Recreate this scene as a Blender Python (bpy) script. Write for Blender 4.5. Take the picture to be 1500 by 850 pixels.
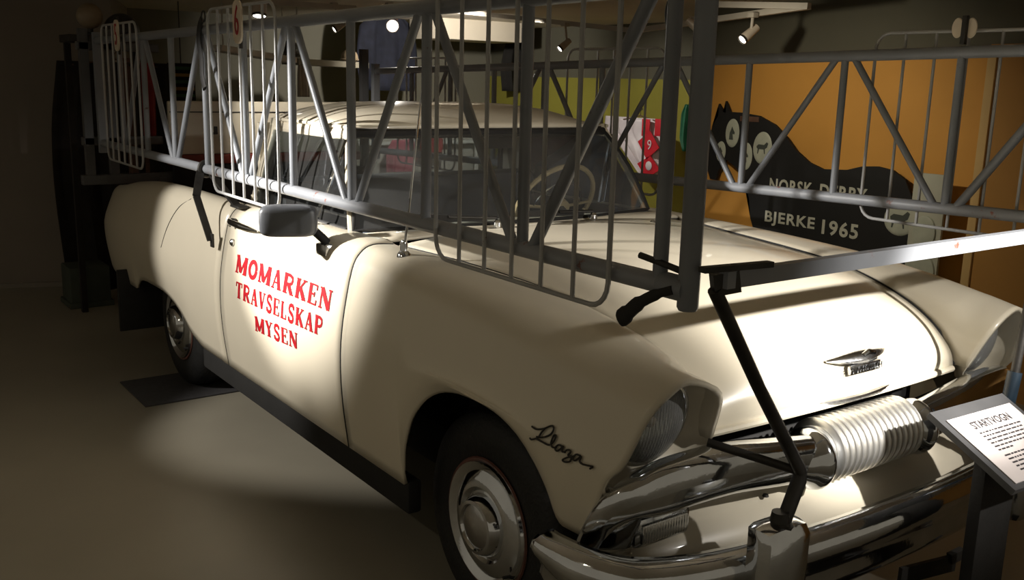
import bpy, bmesh, math, random
from mathutils import Vector, Matrix
random.seed(7)
for o in list(bpy.data.objects): bpy.data.objects.remove(o, do_unlink=True)
scene = bpy.context.scene
col = scene.collection

# ------------------------------------------------------------------ camera
CAM = (2.257, -2.368, 1.660); YAW, PITCH, ROLL, FPX = math.radians(143.8349), math.radians(12.0725), math.radians(1.4550), 1434.65
def cam_axes():
    cy, sy, cp, sp = math.cos(YAW), math.sin(YAW), math.cos(PITCH), math.sin(PITCH)
    f = Vector((cy*cp, sy*cp, -sp)); r = Vector((sy, -cy, 0)); u = r.cross(f)
    c, s = math.cos(ROLL), math.sin(ROLL)
    return c*r+s*u, -s*r+c*u, f
RX, UX, FX = cam_axes()
def at(px, py, axis, val):
    """point on the plane axis=val seen at photo pixel (px,py)"""
    d = RX*((px-750)/FPX) - UX*((py-425)/FPX) + FX
    o = Vector(CAM); t = (val-o[axis])/d[axis]
    return o + d*t
cd = bpy.data.cameras.new('camera'); cd.sensor_width = 36; cd.lens = FPX/1500*36; cd.clip_start = .05; cd.clip_end = 60
cam = bpy.data.objects.new('camera', cd); col.objects.link(cam)
cam.matrix_world = Matrix(((RX.x, UX.x, -FX.x, CAM[0]), (RX.y, UX.y, -FX.y, CAM[1]), (RX.z, UX.z, -FX.z, CAM[2]), (0, 0, 0, 1)))
scene.camera = cam

# ------------------------------------------------------------------ world, lamps, exposure
w = bpy.data.worlds.new('world'); scene.world = w; w.use_nodes = True
w.node_tree.nodes['Background'].inputs[0].default_value = (1.0, .88, .66, 1)
w.node_tree.nodes['Background'].inputs[1].default_value = .17
scene.view_settings.view_transform = 'Standard'; scene.view_settings.look = 'None'
scene.view_settings.exposure = 0.0; scene.view_settings.gamma = 1.0; scene.view_settings.use_curve_mapping = False
def spot(name, loc, target, watts, angle, blend, color=(1, .93, .82), size=.03):
    d = bpy.data.lights.new(name, 'SPOT'); d.energy = watts; d.spot_size = math.radians(angle); d.spot_blend = blend
    d.color = color; d.shadow_soft_size = size
    o = bpy.data.objects.new(name, d); col.objects.link(o); o.location = loc
    o.rotation_euler = (Vector(target)-Vector(loc)).to_track_quat('-Z', 'Y').to_euler()
    return o
DL = (-2.25, -3.25, 2.14); WARM = (1, .955, .89)
spot('spot_on_door', DL, (-1.23, -.92, 1.19), 1400, 27, .75, WARM)
spot('spot_on_bed_side', (-2.2, -3.2, 2.14), (-2.0, -.92, .92), 330, 41, .45, WARM)
HLP = (2.75, .40, 2.14)
spot('spot_on_hood', HLP, (.52, .06, .93), 1000, 25, .75, WARM)
spot('spot_on_hood_spill', HLP, (.25, .08, .92), 200, 43, .6, WARM)
spot('spot_on_orange_wall', (-1.5, 1.35, 1.98), (-1.7, 3.0, .95), 46, 104, .9, (1, .9, .7))
spot('spot_on_silks', (-4.1, 2.3, 2.1), (-4.3, 3.7, 1.35), 60, 70, .8)
spot('spot_on_back_wall', (-4.6, 2.0, 2.1), (-6.9, 3.1, 1.5), 150, 112, .8)
spot('spot_on_floor', (.2, -2.9, 2.15), (-.9, -2.5, 0), 16, 150, 1., (1, .9, .7))

# ------------------------------------------------------------------ materials
MATS = {}
def mat(name, color, rough=.5, metal=0., var=.08, scale=6., bump=0., bscale=60., coat=0., spec=None, emit=None):
    m = bpy.data.materials.new(name); m.use_nodes = True; nt = m.node_tree; b = nt.nodes['Principled BSDF']
    tc = nt.nodes.new('ShaderNodeTexCoord'); nz = nt.nodes.new('ShaderNodeTexNoise'); nz.inputs['Scale'].default_value = scale; nz.inputs['Detail'].default_value = 5
    nt.links.new(tc.outputs['Object'], nz.inputs['Vector'])
    r = nt.nodes.new('ShaderNodeValToRGB'); c = Vector(color)
    r.color_ramp.elements[0].position = .3; r.color_ramp.elements[1].position = .7
    r.color_ramp.elements[0].color = (*[max(0, x*(1-var)) for x in c], 1); r.color_ramp.elements[1].color = (*[min(1, x*(1+var)) for x in c], 1)
    nt.links.new(nz.outputs['Fac'], r.inputs['Fac']); nt.links.new(r.outputs['Color'], b.inputs['Base Color'])
    b.inputs['Roughness'].default_value = rough; b.inputs['Metallic'].default_value = metal
    if coat: b.inputs['Coat Weight'].default_value = coat; b.inputs['Coat Roughness'].default_value = .06
    if spec is not None: b.inputs['Specular IOR Level'].default_value = spec
    if bump:
        n2 = nt.nodes.new('ShaderNodeTexNoise'); n2.inputs['Scale'].default_value = bscale; n2.inputs['Detail'].default_value = 6
        nt.links.new(tc.outputs['Object'], n2.inputs['Vector'])
        bp = nt.nodes.new('ShaderNodeBump'); bp.inputs['Strength'].default_value = bump; bp.inputs['Distance'].default_value = .01
        nt.links.new(n2.outputs['Fac'], bp.inputs['Height']); nt.links.new(bp.outputs['Normal'], b.inputs['Normal'])
    if emit: b.inputs['Emission Color'].default_value = (*emit[:3], 1); b.inputs['Emission Strength'].default_value = emit[3]
    MATS[name] = m; return m
def worn(name, color, worn_color, rough, amount=.62, scale=22, metal=0.):
    """paint with rubbed-through patches"""
    m = mat(name, color, rough, metal, .1); nt = m.node_tree; b = nt.nodes['Principled BSDF']
    src = b.inputs['Base Color'].links[0].from_socket
    tc = [n for n in nt.nodes if n.type == 'TEX_COORD'][0]
    nz = nt.nodes.new('ShaderNodeTexNoise'); nz.inputs['Scale'].default_value = scale; nz.inputs['Detail'].default_value = 8; nz.inputs['Roughness'].default_value = .65
    nt.links.new(tc.outputs['Object'], nz.inputs['Vector'])
    r = nt.nodes.new('ShaderNodeValToRGB'); r.color_ramp.elements[0].position = amount; r.color_ramp.elements[1].position = amount+.05
    nt.links.new(nz.outputs['Fac'], r.inputs['Fac'])
    mx = nt.nodes.new('ShaderNodeMix'); mx.data_type = 'RGBA'; mx.inputs['B'].default_value = (*worn_color, 1)
    nt.links.new(r.outputs['Color'], mx.inputs['Factor']); nt.links.new(src, mx.inputs['A']); nt.links.new(mx.outputs['Result'], b.inputs['Base Color'])
    return m
CREAM = mat('cream_paint', (.66, .60, .475), .32, 0, .03, 2.5, coat=.35)
CREAM_IN = mat('cream_paint_matt', (.60, .545, .43), .55, 0, .05, 3)
RED_BED = mat('red_bed_paint', (.20, .035, .022), .55, 0, .25, 5)
BLACK = mat('black_rubber', (.012, .011, .010), .7, 0, .2, 20, .15, 80)
TYRE = mat('tyre_rubber', (.006, .006, .006), .62, 0, .25, 30, .3, 90)
UNDER = mat('underbody_black', (.009, .0085, .008), .85, 0, .3, 12)
CHROME = mat('chrome', (.66, .68, .71), .08, 1, .12, 9, .04, 40)
CHROME_OLD = mat('old_chrome', (.52, .52, .52), .2, 1, .2, 14, .1, 60)
ALU = mat('ribbed_aluminium', (.80, .79, .76), .34, .9, .05, 12)
DARKMETAL = mat('dark_steel', (.05, .047, .043), .5, .7, .25, 14, .1, 60)
GREYPAINT = worn('grey_gate_paint', (.20, .213, .235), (.10, .05, .035), .42, .66)
GREYPAINT2 = worn('grey_gate_rail_paint', (.25, .262, .285), (.22, .07, .045), .42, .64, 14)
THINBAR = worn('thin_bar_paint', (.36, .36, .355), (.10, .06, .04), .38, .68, 26)
REDTEXT = mat('red_lettering', (.32, .004, .010), .4, 0, .12, 14)
PLATEW = mat('plate_cream_white', (.62, .54, .42), .4, 0, .1, 14)
MIRRORG = mat('mirror_housing_grey', (.085, .09, .10), .38, 0, .08, 18)
SEATM = mat('seat_vinyl_slate', (.022, .026, .031), .5, 0, .15, 10)
DASHM = mat('dashboard_paint', (.06, .07, .085), .4, 0, .1, 6)
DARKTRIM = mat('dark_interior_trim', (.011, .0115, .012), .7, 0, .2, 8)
WHEELCREAM = mat('steering_wheel_ivory', (.45, .33, .17), .3, 0, .08, 12)
WHEELRED = mat('wheel_rim_red_rust', (.13, .055, .04), .5, 0, .3, 18)
TAPE = mat('dark_blue_tape', (.012, .024, .038), .45, 0, .2, 20)
PAPER = mat('panel_white', (.66, .60, .58), .5, 0, .03, 5)
FRAMEG = mat('panel_frame_grey', (.07, .07, .072), .4, 0, .1, 10)
INK = mat('print_ink', (.035, .03, .032), .6, 0, .1, 10)
BLACKBOARD = mat('horse_black_paint', (.006, .006, .006), .75, 0, .3, 4)
BOARDW = mat('letter_white_paint', (.50, .50, .42), .55, 0, .14, 18)
PLAQUE = mat('plaque_glaze', (.44, .46, .38), .35, 0, .12, 12)
PLAQUE_INK = mat('plaque_drawing_ink', (.06, .07, .06), .6, 0, .2, 10)
ORANGE = mat('orange_wall_paint', (.62, .30, .055), .75, 0, .05, 3, .05, 120)
ORANGE_SHADED = mat('orange_wall_paint_shaded', (.40, .20, .045), .75, 0, .05, 3, .05, 120)  # orange wall paint darkened: shade of the turned wall put into the colour
LIME = mat('yellow_green_wall_paint', (.27, .25, .035), .75, 0, .05, 3)
OLIVE = mat('dark_olive_wall', (.11, .105, .075), .85, 0, .08, 2)
WALLG = mat('grey_olive_wall', (.21, .20, .155), .85, 0, .06, 2)
DARKWALL = mat('brown_grey_wall', (.22, .185, .15), .8, 0, .08, 1.5)
CEIL = mat('ceiling_paint', (.60, .54, .44), .85, 0, .05, 2)
FLOORM = mat('floor_resin', (.27, .245, .19), .34, 0, .10, 1.3, .02, 220, spec=.4)
MATM = mat('grey_floor_mat', (.045, .043, .045), .8, 0, .15, 40)
TRACKW = mat('track_white', (.42, .385, .33), .5, 0, .05, 10)
LAMPBODY = mat('lamp_housing', (.42, .36, .29), .4, 0, .08, 10)
LAMPON = mat('lamp_lit_face', (1, .95, .9), .5, 0, 0, 1, emit=(1, .95, .86, 9))
LAMPON2 = mat('lamp_lit_rim', (1, .95, .9), .5, 0, 0, 1, emit=(1, .93, .8, 5))
CURTAIN = mat('dark_curtain_cloth', (.016, .012, .010), .9, 0, .3, 8)
GREENBOX = mat('dark_green_box', (.045, .055, .04), .7, 0, .2, 6)
GLOBE = mat('frosted_globe', (.30, .23, .15), .5, 0, .1, 8)
HELMET = mat('dark_helmet', (.035, .033, .03), .45, 0, .15, 8)
NAVY = mat('navy_wool', (.010, .012, .024), .9, 0, .3, 14)
BLACKCLOTH = mat('black_cloth', (.010, .009, .008), .9, 0, .3, 10)
PALECLOTH = mat('pale_cloth', (.42, .38, .32), .85, 0, .1, 10)
SILKW = mat('white_silk', (.62, .57, .60), .45, 0, .06, 12)
SILKR = mat('red_silk', (.50, .012, .025), .45, 0, .12, 12)
SILKG = mat('green_silk', (.012, .12, .06), .5, 0, .2, 12)
PINK = mat('pink_cloth', (.42, .10, .13), .8, 0, .15, 12)
BROWNW = mat('brown_wood', (.11, .055, .035), .6, 0, .3, 9)
SHELFW = mat('white_shelf', (.62, .58, .52), .5, 0, .04, 6)
BANDY = mat('yellow_stripe', (.28, .16, .02), .6, 0, .1, 8)
BANDG = mat('green_stripe', (.02, .09, .03), .6, 0, .1, 8)
REDCLOTH = mat('red_cloth', (.28, .02, .02), .8, 0, .2, 12)

def glass_mat(name, tint, haze):
    m = bpy.data.materials.new(name); m.use_nodes = True; nt = m.node_tree
    for n in list(nt.nodes): nt.nodes.remove(n)
    out = nt.nodes.new('ShaderNodeOutputMaterial'); tr = nt.nodes.new('ShaderNodeBsdfTransparent'); tr.inputs[0].default_value = (*tint, 1)
    gl = nt.nodes.new('ShaderNodeBsdfGlossy'); gl.inputs['Roughness'].default_value = .02; gl.inputs[0].default_value = (.9, .95, 1, 1)
    df = nt.nodes.new('ShaderNodeBsdfDiffuse'); df.inputs[0].default_value = (.5, .5, .49, 1)
    fr = nt.nodes.new('ShaderNodeFresnel'); fr.inputs[0].default_value = 1.5
    tc = nt.nodes.new('ShaderNodeTexCoord'); nz = nt.nodes.new('ShaderNodeTexNoise'); nz.inputs['Scale'].default_value = 3
    nt.links.new(tc.outputs['Object'], nz.inputs['Vector'])
    mul = nt.nodes.new('ShaderNodeMath'); mul.operation = 'MULTIPLY'; mul.inputs[1].default_value = haze*2
    nt.links.new(nz.outputs['Fac'], mul.inputs[0])
    m1 = nt.nodes.new('ShaderNodeMixShader'); m2 = nt.nodes.new('ShaderNodeMixShader')
    nt.links.new(mul.outputs[0], m1.inputs[0]); nt.links.new(tr.outputs[0], m1.inputs[1]); nt.links.new(df.outputs[0], m1.inputs[2])
    nt.links.new(fr.outputs[0], m2.inputs[0]); nt.links.new(m1.outputs[0], m2.inputs[1]); nt.links.new(gl.outputs[0], m2.inputs[2])
    nt.links.new(m2.outputs[0], out.inputs[0]); MATS[name] = m; return m
GLASS = glass_mat('window_glass', (.62, .66, .67), .03)
WINDSHIELD = glass_mat('windshield_glass', (.72, .77, .80), .11)
LENS = glass_mat('headlight_glass', (.80, .82, .79), .34)
def flute(m):
    nt = m.node_tree; tc = [n for n in nt.nodes if n.type == 'TEX_COORD'][0]
    wv = nt.nodes.new('ShaderNodeTexWave'); wv.bands_direction = 'Y'; wv.inputs['Scale'].default_value = 34; wv.inputs['Distortion'].default_value = .6
    nt.links.new(tc.outputs['Object'], wv.inputs['Vector'])
    bp = nt.nodes.new('ShaderNodeBump'); bp.inputs['Strength'].default_value = .6; bp.inputs['Distance'].default_value = .004
    nt.links.new(wv.outputs['Fac'], bp.inputs['Height'])
    for n in nt.nodes:
        if n.type in ('BSDF_GLOSSY', 'BSDF_DIFFUSE', 'BSDF_PRINCIPLED'): nt.links.new(bp.outputs['Normal'], n.inputs['Normal'])
flute(LENS)
REFLECTOR = mat('headlight_reflector', (.74, .75, .74), .18, 1, .05, 10); flute(REFLECTOR)

# ------------------------------------------------------------------ mesh helpers
def link(name, me, m, parent=None, smooth=True, loc=None):
    o = bpy.data.objects.new(name, me); col.objects.link(o)
    if m is not None and not me.materials: me.materials.append(m)
    if smooth:
        me.polygons.foreach_set('use_smooth', [True]*len(me.polygons))
    if parent is not None: o.parent = parent
    if loc is not None: o.location = loc
    return o
def obj(name, vf, m, parent=None, smooth=True, loc=None, solid=0., sharp=None):
    me = bpy.data.meshes.new(name); me.from_pydata([tuple(v) for v in vf[0]], [], vf[1]); me.validate(); me.update()
    bm = bmesh.new(); bm.from_mesh(me); bmesh.ops.recalc_face_normals(bm, faces=bm.faces) if sharp != 'keep' else None
    bm.to_mesh(me); bm.free()
    o = link(name, me, m, parent, smooth, loc)
    if smooth:
        try: me.set_sharp_from_angle(angle=math.radians(sharp if isinstance(sharp, (int, float)) else 40))
        except Exception: pass
    if solid:
        s = o.modifiers.new('thickness', 'SOLIDIFY'); s.thickness = solid; s.offset = -1
    return o
def empty(name, loc=(0, 0, 0), rz=0.):
    o = bpy.data.objects.new(name, None); col.objects.link(o); o.location = loc; o.rotation_euler = (0, 0, rz); o.empty_display_size = .1
    return o
def tag(o, label, cat, group=None):
    o['label'] = label; o['category'] = cat
    if group: o['group'] = group
    return o
def structure(o, label=None):
    o['kind'] = 'structure'
    if label: o['label'] = label
    return o
def join(*vfs):
    V, F = [], []
    for v, f in vfs:
        n = len(V); V += [tuple(a) for a in v]; F += [tuple(i+n for i in q) for q in f]
    return V, F
def tube(path, r, n=10, caps=True, flat=None, closed=False):
    """sweep a circle (or ellipse given by flat=(ra,rb)) along a polyline; r may be a list"""
    P = [Vector(p) for p in path]; V, F = [], []; N = len(P); prev = None
    for i, p in enumerate(P):
        if closed: t = P[(i+1) % N]-P[i-1]
        else: t = (P[min(i+1, N-1)]-P[max(i-1, 0)])
        t.normalize()
        if prev is None:
            a = Vector((0, 0, 1)) if abs(t.z) < .9 else Vector((1, 0, 0))
            u = t.cross(a).normalized()
        else:
            u = (prev-t*prev.dot(t)).normalized()
        v = t.cross(u); prev = u
        rr = r[i] if isinstance(r, (list, tuple)) else r
        for k in range(n):
            a = 2*math.pi*k/n
            ru, rv = (rr*flat[0], rr*flat[1]) if flat else (rr, rr)
            V.append(p+u*(ru*math.cos(a))+v*(rv*math.sin(a)))
    for i in range(N if closed else N-1):
        j = (i+1) % N
        for k in range(n):
            F.append((i*n+k, i*n+(k+1) % n, j*n+(k+1) % n, j*n+k))
    if caps and not closed:
        F.append(tuple(reversed(range(n)))); F.append(tuple((N-1)*n+k for k in range(n)))
    return V, F
def box(c, s, bev=0.):
    """box centre c, full size s"""
    bm = bmesh.new(); bmesh.ops.create_cube(bm, size=1)
    bmesh.ops.scale(bm, vec=s, verts=bm.verts); bmesh.ops.translate(bm, vec=c, verts=bm.verts)
    if bev: bmesh.ops.bevel(bm, geom=bm.edges[:], offset=bev, segments=2, affect='EDGES', profile=.6)
    bm.verts.index_update(); r = ([tuple(v.co) for v in bm.verts], [tuple(v.index for v in f.verts) for f in bm.faces]); bm.free(); return r
def obox(a, b, wid, thick, up=(0, 0, 1)):
    """rectangular bar from a to b"""
    a, b = Vector(a), Vector(b); t = (b-a).normalized(); s = t.cross(Vector(up)).normalized(); q = s.cross(t)
    V = []
    for p in (a, b):
        for x, y in ((-1, -1), (1, -1), (1, 1), (-1, 1)): V.append(p+s*(x*wid/2)+q*(y*thick/2))
    return V, [(3, 2, 1, 0), (4, 5, 6, 7), (0, 1, 5, 4), (1, 2, 6, 5), (2, 3, 7, 6), (3, 0, 4, 7)]
def lathe(prof, n=32, axis='y', c=(0, 0, 0), sgn=1, ends=True):
    """prof = [(radius, along axis)]"""
    V, F = [], []; c = Vector(c)
    for r, h in prof:
        for k in range(n):
            a = 2*math.pi*k/n; u, v = r*math.cos(a), r*math.sin(a)
            V.append(c+(Vector((u, sgn*h, v)) if axis == 'y' else Vector((sgn*h, u, v)) if axis == 'x' else Vector((u, v, sgn*h))))
    for i in range(len(prof)-1):
        for k in range(n): F.append((i*n+k, i*n+(k+1) % n, (i+1)*n+(k+1) % n, (i+1)*n+k))
    if ends:
        F.append(tuple(range(n))); F.append(tuple((len(prof)-1)*n+k for k in range(n)))
    return V, F
def grid(rows):
    """rows of equal length point lists"""
    m = len(rows[0]); V = [p for r in rows for p in r]; F = []
    for i in range(len(rows)-1):
        for k in range(m-1): F.append((i*m+k, i*m+k+1, (i+1)*m+k+1, (i+1)*m+k))
    return V, F
def catmull(P, per=4):
    P = [Vector(p) for p in P]; out = []
    for i in range(len(P)-1):
        p0 = P[i-1] if i else P[0]*2-P[1]; p1, p2 = P[i], P[i+1]; p3 = P[i+2] if i+2 < len(P) else P[-1]*2-P[-2]
        for k in range(per):
            t = k/per; out.append(.5*((2*p1)+(p2-p0)*t+(2*p0-5*p1+4*p2-p3)*t*t+(3*p1-p0-3*p2+p3)*t**3))
    out.append(P[-1]); return out
def interp(tab, x):
    """smooth monotone-ish interpolation of [(x,v)...] with x ascending"""
    if x <= tab[0][0]: return tab[0][1]
    if x >= tab[-1][0]: return tab[-1][1]
    for i in range(len(tab)-1):
        x0, v0 = tab[i]; x1, v1 = tab[i+1]
        if x0 <= x <= x1:
            h = x1-x0; t = (x-x0)/h; s = (v1-v0)/h
            def slope(j):
                if j <= 0 or j >= len(tab)-1: return s if j in (i, i+1) else 0
                a = (tab[j][1]-tab[j-1][1])/(tab[j][0]-tab[j-1][0]); b = (tab[j+1][1]-tab[j][1])/(tab[j+1][0]-tab[j][0])
                return 0 if a*b <= 0 else 2*a*b/(a+b)
            m0, m1 = slope(i), slope(i+1)
            return v0*(2*t**3-3*t*t+1)+h*m0*(t**3-2*t*t+t)+v1*(-2*t**3+3*t*t)+h*m1*(t**3-t*t)
def smooth(t): t = max(0, min(1, t)); return t*t*(3-2*t)
def poly_prism(pts, y0, y1):
    """extrude an xz outline between y0 and y1"""
    n = len(pts); V = [(x, y0, z) for x, z in pts]+[(x, y1, z) for x, z in pts]
    F = [tuple(range(n)), tuple(reversed(range(n, 2*n)))]+[(i, (i+1) % n, n+(i+1) % n, n+i) for i in range(n)]
    return V, F
def text_mesh(body, size, depth=.002, align='CENTER', spacing=1., bold=0.):
    cu = bpy.data.curves.new('txt', 'FONT'); cu.body = body; cu.size = size; cu.extrude = depth; cu.align_x = align; cu.align_y = 'CENTER'; cu.space_character = spacing; cu.resolution_u = 3; cu.offset = bold
    o = bpy.data.objects.new('txt', cu); col.objects.link(o)
    dg = bpy.context.evaluated_depsgraph_get(); me = bpy.data.meshes.new_from_object(o.evaluated_get(dg))
    bpy.data.objects.remove(o, do_unlink=True); bpy.data.curves.remove(cu); me.materials.clear(); return me
def place_text(name, body, size, m, parent, origin, xdir, ydir, depth=.002, spacing=1., sx=1., bold=0.):
    me = text_mesh(body, size, depth, spacing=spacing, bold=bold)
    X = Vector(xdir).normalized(); Y = Vector(ydir).normalized(); Z = X.cross(Y)
    M = Matrix(((X.x, Y.x, Z.x, origin[0]), (X.y, Y.y, Z.y, origin[1]), (X.z, Y.z, Z.z, origin[2]), (0, 0, 0, 1)))
    me.transform(M @ Matrix.Diagonal((sx, 1, 1, 1))); me.name = name
    return link(name, me, m, parent, smooth=False)
def copy_part(o, parent, name=None, loc=None):
    c = o.copy(); col.objects.link(c); c.parent = parent
    if loc is not None: c.location = loc
    return c
# ================================================================== THE SETTING
structure(obj('floor', box((-1.5, .2, -.05), (13, 11, .1)), FLOORM, smooth=False))
structure(obj('ceiling', box((-2.2, 1.2, 2.27), (11.6, 9.0, .1)), CEIL, smooth=False))
def wall(name, a, b, z0, z1, m, th=.06):
    a, b = Vector((*a, 0)), Vector((*b, 0)); t = (b-a).normalized(); n = Vector((-t.y, t.x, 0))*th
    V = [a, b, b+n, a+n]; V = [Vector((v.x, v.y, z0)) for v in V]+[Vector((v.x, v.y, z1)) for v in V]
    return structure(obj(name, (V, [(3, 2, 1, 0), (4, 5, 6, 7), (0, 1, 5, 4), (1, 2, 6, 5), (2, 3, 7, 6), (3, 0, 4, 7)]), m, smooth=False))
wall('wall_left', (-7.15, -4.7), (-5.74, -.34), 0, 2.22, DARKWALL)
wall('baseboard_left', (-7.135, -4.7), (-5.725, -.345), 0, .035, mat('baseboard_grey', (.22, .19, .15), .4, 0, .05, 6), -.015)
wall('wall_back_return', (-5.74, -.34), (-7.3, .2), 0, 2.22, DARKWALL)
wall('wall_back', (-7.3, .2), (-7.3, 4.3), 0, 2.22, WALLG)
wall('wall_green', (-7.3, 4.2), (-3.95, 4.2), 0, 1.705, LIME)
wall('wall_green_upper', (-7.3, 4.24), (-3.9, 4.24), 1.66, 2.22, OLIVE)
wall('wall_return', (-3.95, 4.2), (-2.80, 3.03), 0, 1.76, ORANGE)
pA, pB = at(1050, 95, 1, 3.0), at(1500, 66, 1, 3.0)
x0, x1 = -2.80, -.69
zz = lambda x: pA.z+(pB.z-pA.z)*(x-pA.x)/(pB.x-pA.x)
V = [(x0, 3.0, 0), (x1, 3.0, 0), (x1, 3.06, 0), (x0, 3.06, 0), (x0, 3.0, zz(x0)), (x1, 3.0, zz(x1)), (x1, 3.06, zz(x1)), (x0, 3.06, zz(x0))]
structure(obj('wall_orange', (V, [(3, 2, 1, 0), (4, 5, 6, 7), (0, 1, 5, 4), (1, 2, 6, 5), (2, 3, 7, 6), (3, 0, 4, 7)]), ORANGE, smooth=False))
wall('wall_orange_turned', (x1, 3.0), (2.6, 2.35), 0, 1.92, ORANGE_SHADED)  # orange wall beyond the corner, its shade painted in
wall('wall_upper_right', (-4.1, 4.28), (-2.80, 3.09), 1.6, 2.22, OLIVE)
wall('wall_upper_far', (-2.80, 3.08), (3.6, 3.08), 1.6, 2.22, OLIVE)
structure(obj('trim_1', box((-.665, 2.985, .95), (.05, .02, 1.9), .004), mat('pale_corner_strip', (.60, .40, .16), .7, 0, .05, 5)))
structure(obj('trim_2', box((-6.1, 3.1, 2.13), (.5, 1.0, .2), .01), CEIL))
# lighting track: white rails under the ceiling
def rail(n, pts, m=TRACKW, wd=.035, th=.035):
    return structure(obj('trim_%d' % n, join(*[obox(a, b, wd, th) for a, b in zip(pts, pts[1:])]), m, smooth=False), 'white lighting track rail under the ceiling')
rail(3, [at(640, 13, 1, 2.35), at(930, 45, 1, 2.6), at(1185, 9, 1, 2.3)])
rail(4, [at(1030, 6, 1, 2.2), at(1185, 9, 1, 2.3)])
rail(5, [at(380, 2, 0, -4.6), at(520, 12, 0, -4.7)])
# ================================================================== THE TRUCK
truck = empty('pickup_truck', (0, 0, 0))
tag(truck, 'cream 1950s pickup truck with red door lettering, parked under the gate wings', 'truck')
T_W = [(-4.34, .80), (-4.2, .845), (-3.9, .895), (-3.5, .922), (-3, .93), (-.3, .93), (.1, .93), (.4, .921), (.6, .908), (.8, .89)]
T_ZC = [(-4.34, .93), (-4.1, .965), (-3.87, .99), (-3.5, 1.045), (-3.0, 1.088), (-2.5, 1.10), (-1.1, 1.10), (-.7, 1.098), (-.3, 1.092), (.1, 1.078), (.4, 1.047), (.6, 1.015), (.8, .978)]
T_YC = [(-4.34, .70), (-3.9, .785), (-3.0, .80), (-1.9, .81), (-.7, .805), (0, .765), (.4, .75), (.8, .735)]
T_YV = [(-4.34, .60), (-3.9, .69), (-1.9, .70), (-1.87, .735), (-.9, .735), (-.7, .71), (-.3, .65), (.3, .605), (.65, .585), (.8, .58)]
T_HOODEDGE = [(-.72, 1.09), (-.3, 1.078), (.1, 1.056), (.3, 1.02), (.45, .972), (.54, .925), (.60, .875), (.645, .80), (.8, .80)]
SILL = .385
def arch_front(x):
    pts = [(-.306, SILL), (-.304, .42), (-.298, .50), (-.285, .559), (-.255, .625), (-.202, .684), (-.14, .730), (-.065, .762), (.02, .778), (.096, .781), (.18, .775), (.261, .752), (.32, .718), (.371, .675), (.415, .625), (.448, .573), (.47, .555)]
    return interp(pts, x)
def z_low(x):
    if x > -.7:
        return SILL if x < -.306 else arch_front(x)
    if x > -2.2: return SILL
    return interp([(-4.34, .50), (-3.9, .462), (-3.33, .465), (-3.30, .49), (-3.24, .525), (-3.1, .545), (-2.85, .548), (-2.66, .525), (-2.51, .478), (-2.375, .418), (-2.22, SILL)], x)
def section(x):
    W, zc, yc, yv = interp(T_W, x), interp(T_ZC, x), interp(T_YC, x), interp(T_YV, x)
    zv = interp(T_HOODEDGE, x) if x > -.72 else (1.105 if x > -1.88 else zc-.035)
    zl = z_low(x); z3 = .70+.45*(zc-.79)
    C = [(W-.028, SILL), (W-.007, .55), (W, .70), (W-.010, z3), (W-.045, zc-.085), (W-.045-(W-.045-yc)*.42, zc-.024), (yc, zc), (yc+(yv-yc)*.74, zv+(zc-zv)*.72) if x > -.72 else ((yc+yv)/2, (zc+zv)/2+.004), (yv, zv)]
    out = []
    for i, (y, z) in enumerate(C):
        if i < 3: z = zl+(z-SILL)*(z3-zl)/(z3-SILL)
        out.append((y, z))
    return out
def skin_column(xs):
    """xs: x for each of the nine control curves -> smooth polyline, right half uses |y|"""
    pts = []
    for k, x in enumerate(xs):
        y, z = section(x)[k]; pts.append(Vector((x, y, z)))
    return catmull(pts, 4)
def y_side(x, z):
    """half width of the body skin at x and height z"""
    P = skin_column([x]*9)
    for a, b in zip(P, P[1:]):
        if a.z <= z <= b.z: return a.y+(b.y-a.y)*(z-a.z)/(b.z-a.z)
    return P[0].y
def flip(vf, s):
    return [(v[0], v[1]*s, v[2]) for v in vf[0]], (vf[1] if s > 0 else [tuple(reversed(f)) for f in vf[1]])
XF = [.588, .614, .648, .688, .720, .738, .742, .738, .685]
XR = [-4.24, -4.31, -4.33, -4.19, -4.16, -4.14, -4.13, -4.12, -4.12]
def fender_cols():
    xs = [-.693+i*.04 for i in range(9)]+[-.33, -.315, -.308]+[-.304+i*.006 for i in range(10)]+[-.24+i*.035 for i in range(17)]+[.36+i*.012 for i in range(10)]+[.48, .50, .52, .54, .56, .575]
    cols = []
    for x in xs:
        s = smooth((x-.28)/.295)
        cols.append(skin_column([x+(XF[k]-.575)*s for k in range(9)]))
    return cols
def rear_cols():
    xs = [-1.882-i*.08 for i in range(5)]+[-2.24-i*.03 for i in range(16)]+[-2.75-i*.06 for i in range(8)]+[-3.2-i*.01 for i in range(16)]+[-3.4-i*.07 for i in range(9)]+[-3.99, -4.04, -4.08, -4.12]
    cols = []
    for x in xs:
        s = smooth((x+3.6)/-.52)
        cols.append(skin_column([x+(XR[k]+4.12)*s for k in range(9)]))
    return cols
FC, RC = fender_cols(), rear_cols()
door_parts = {}
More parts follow.
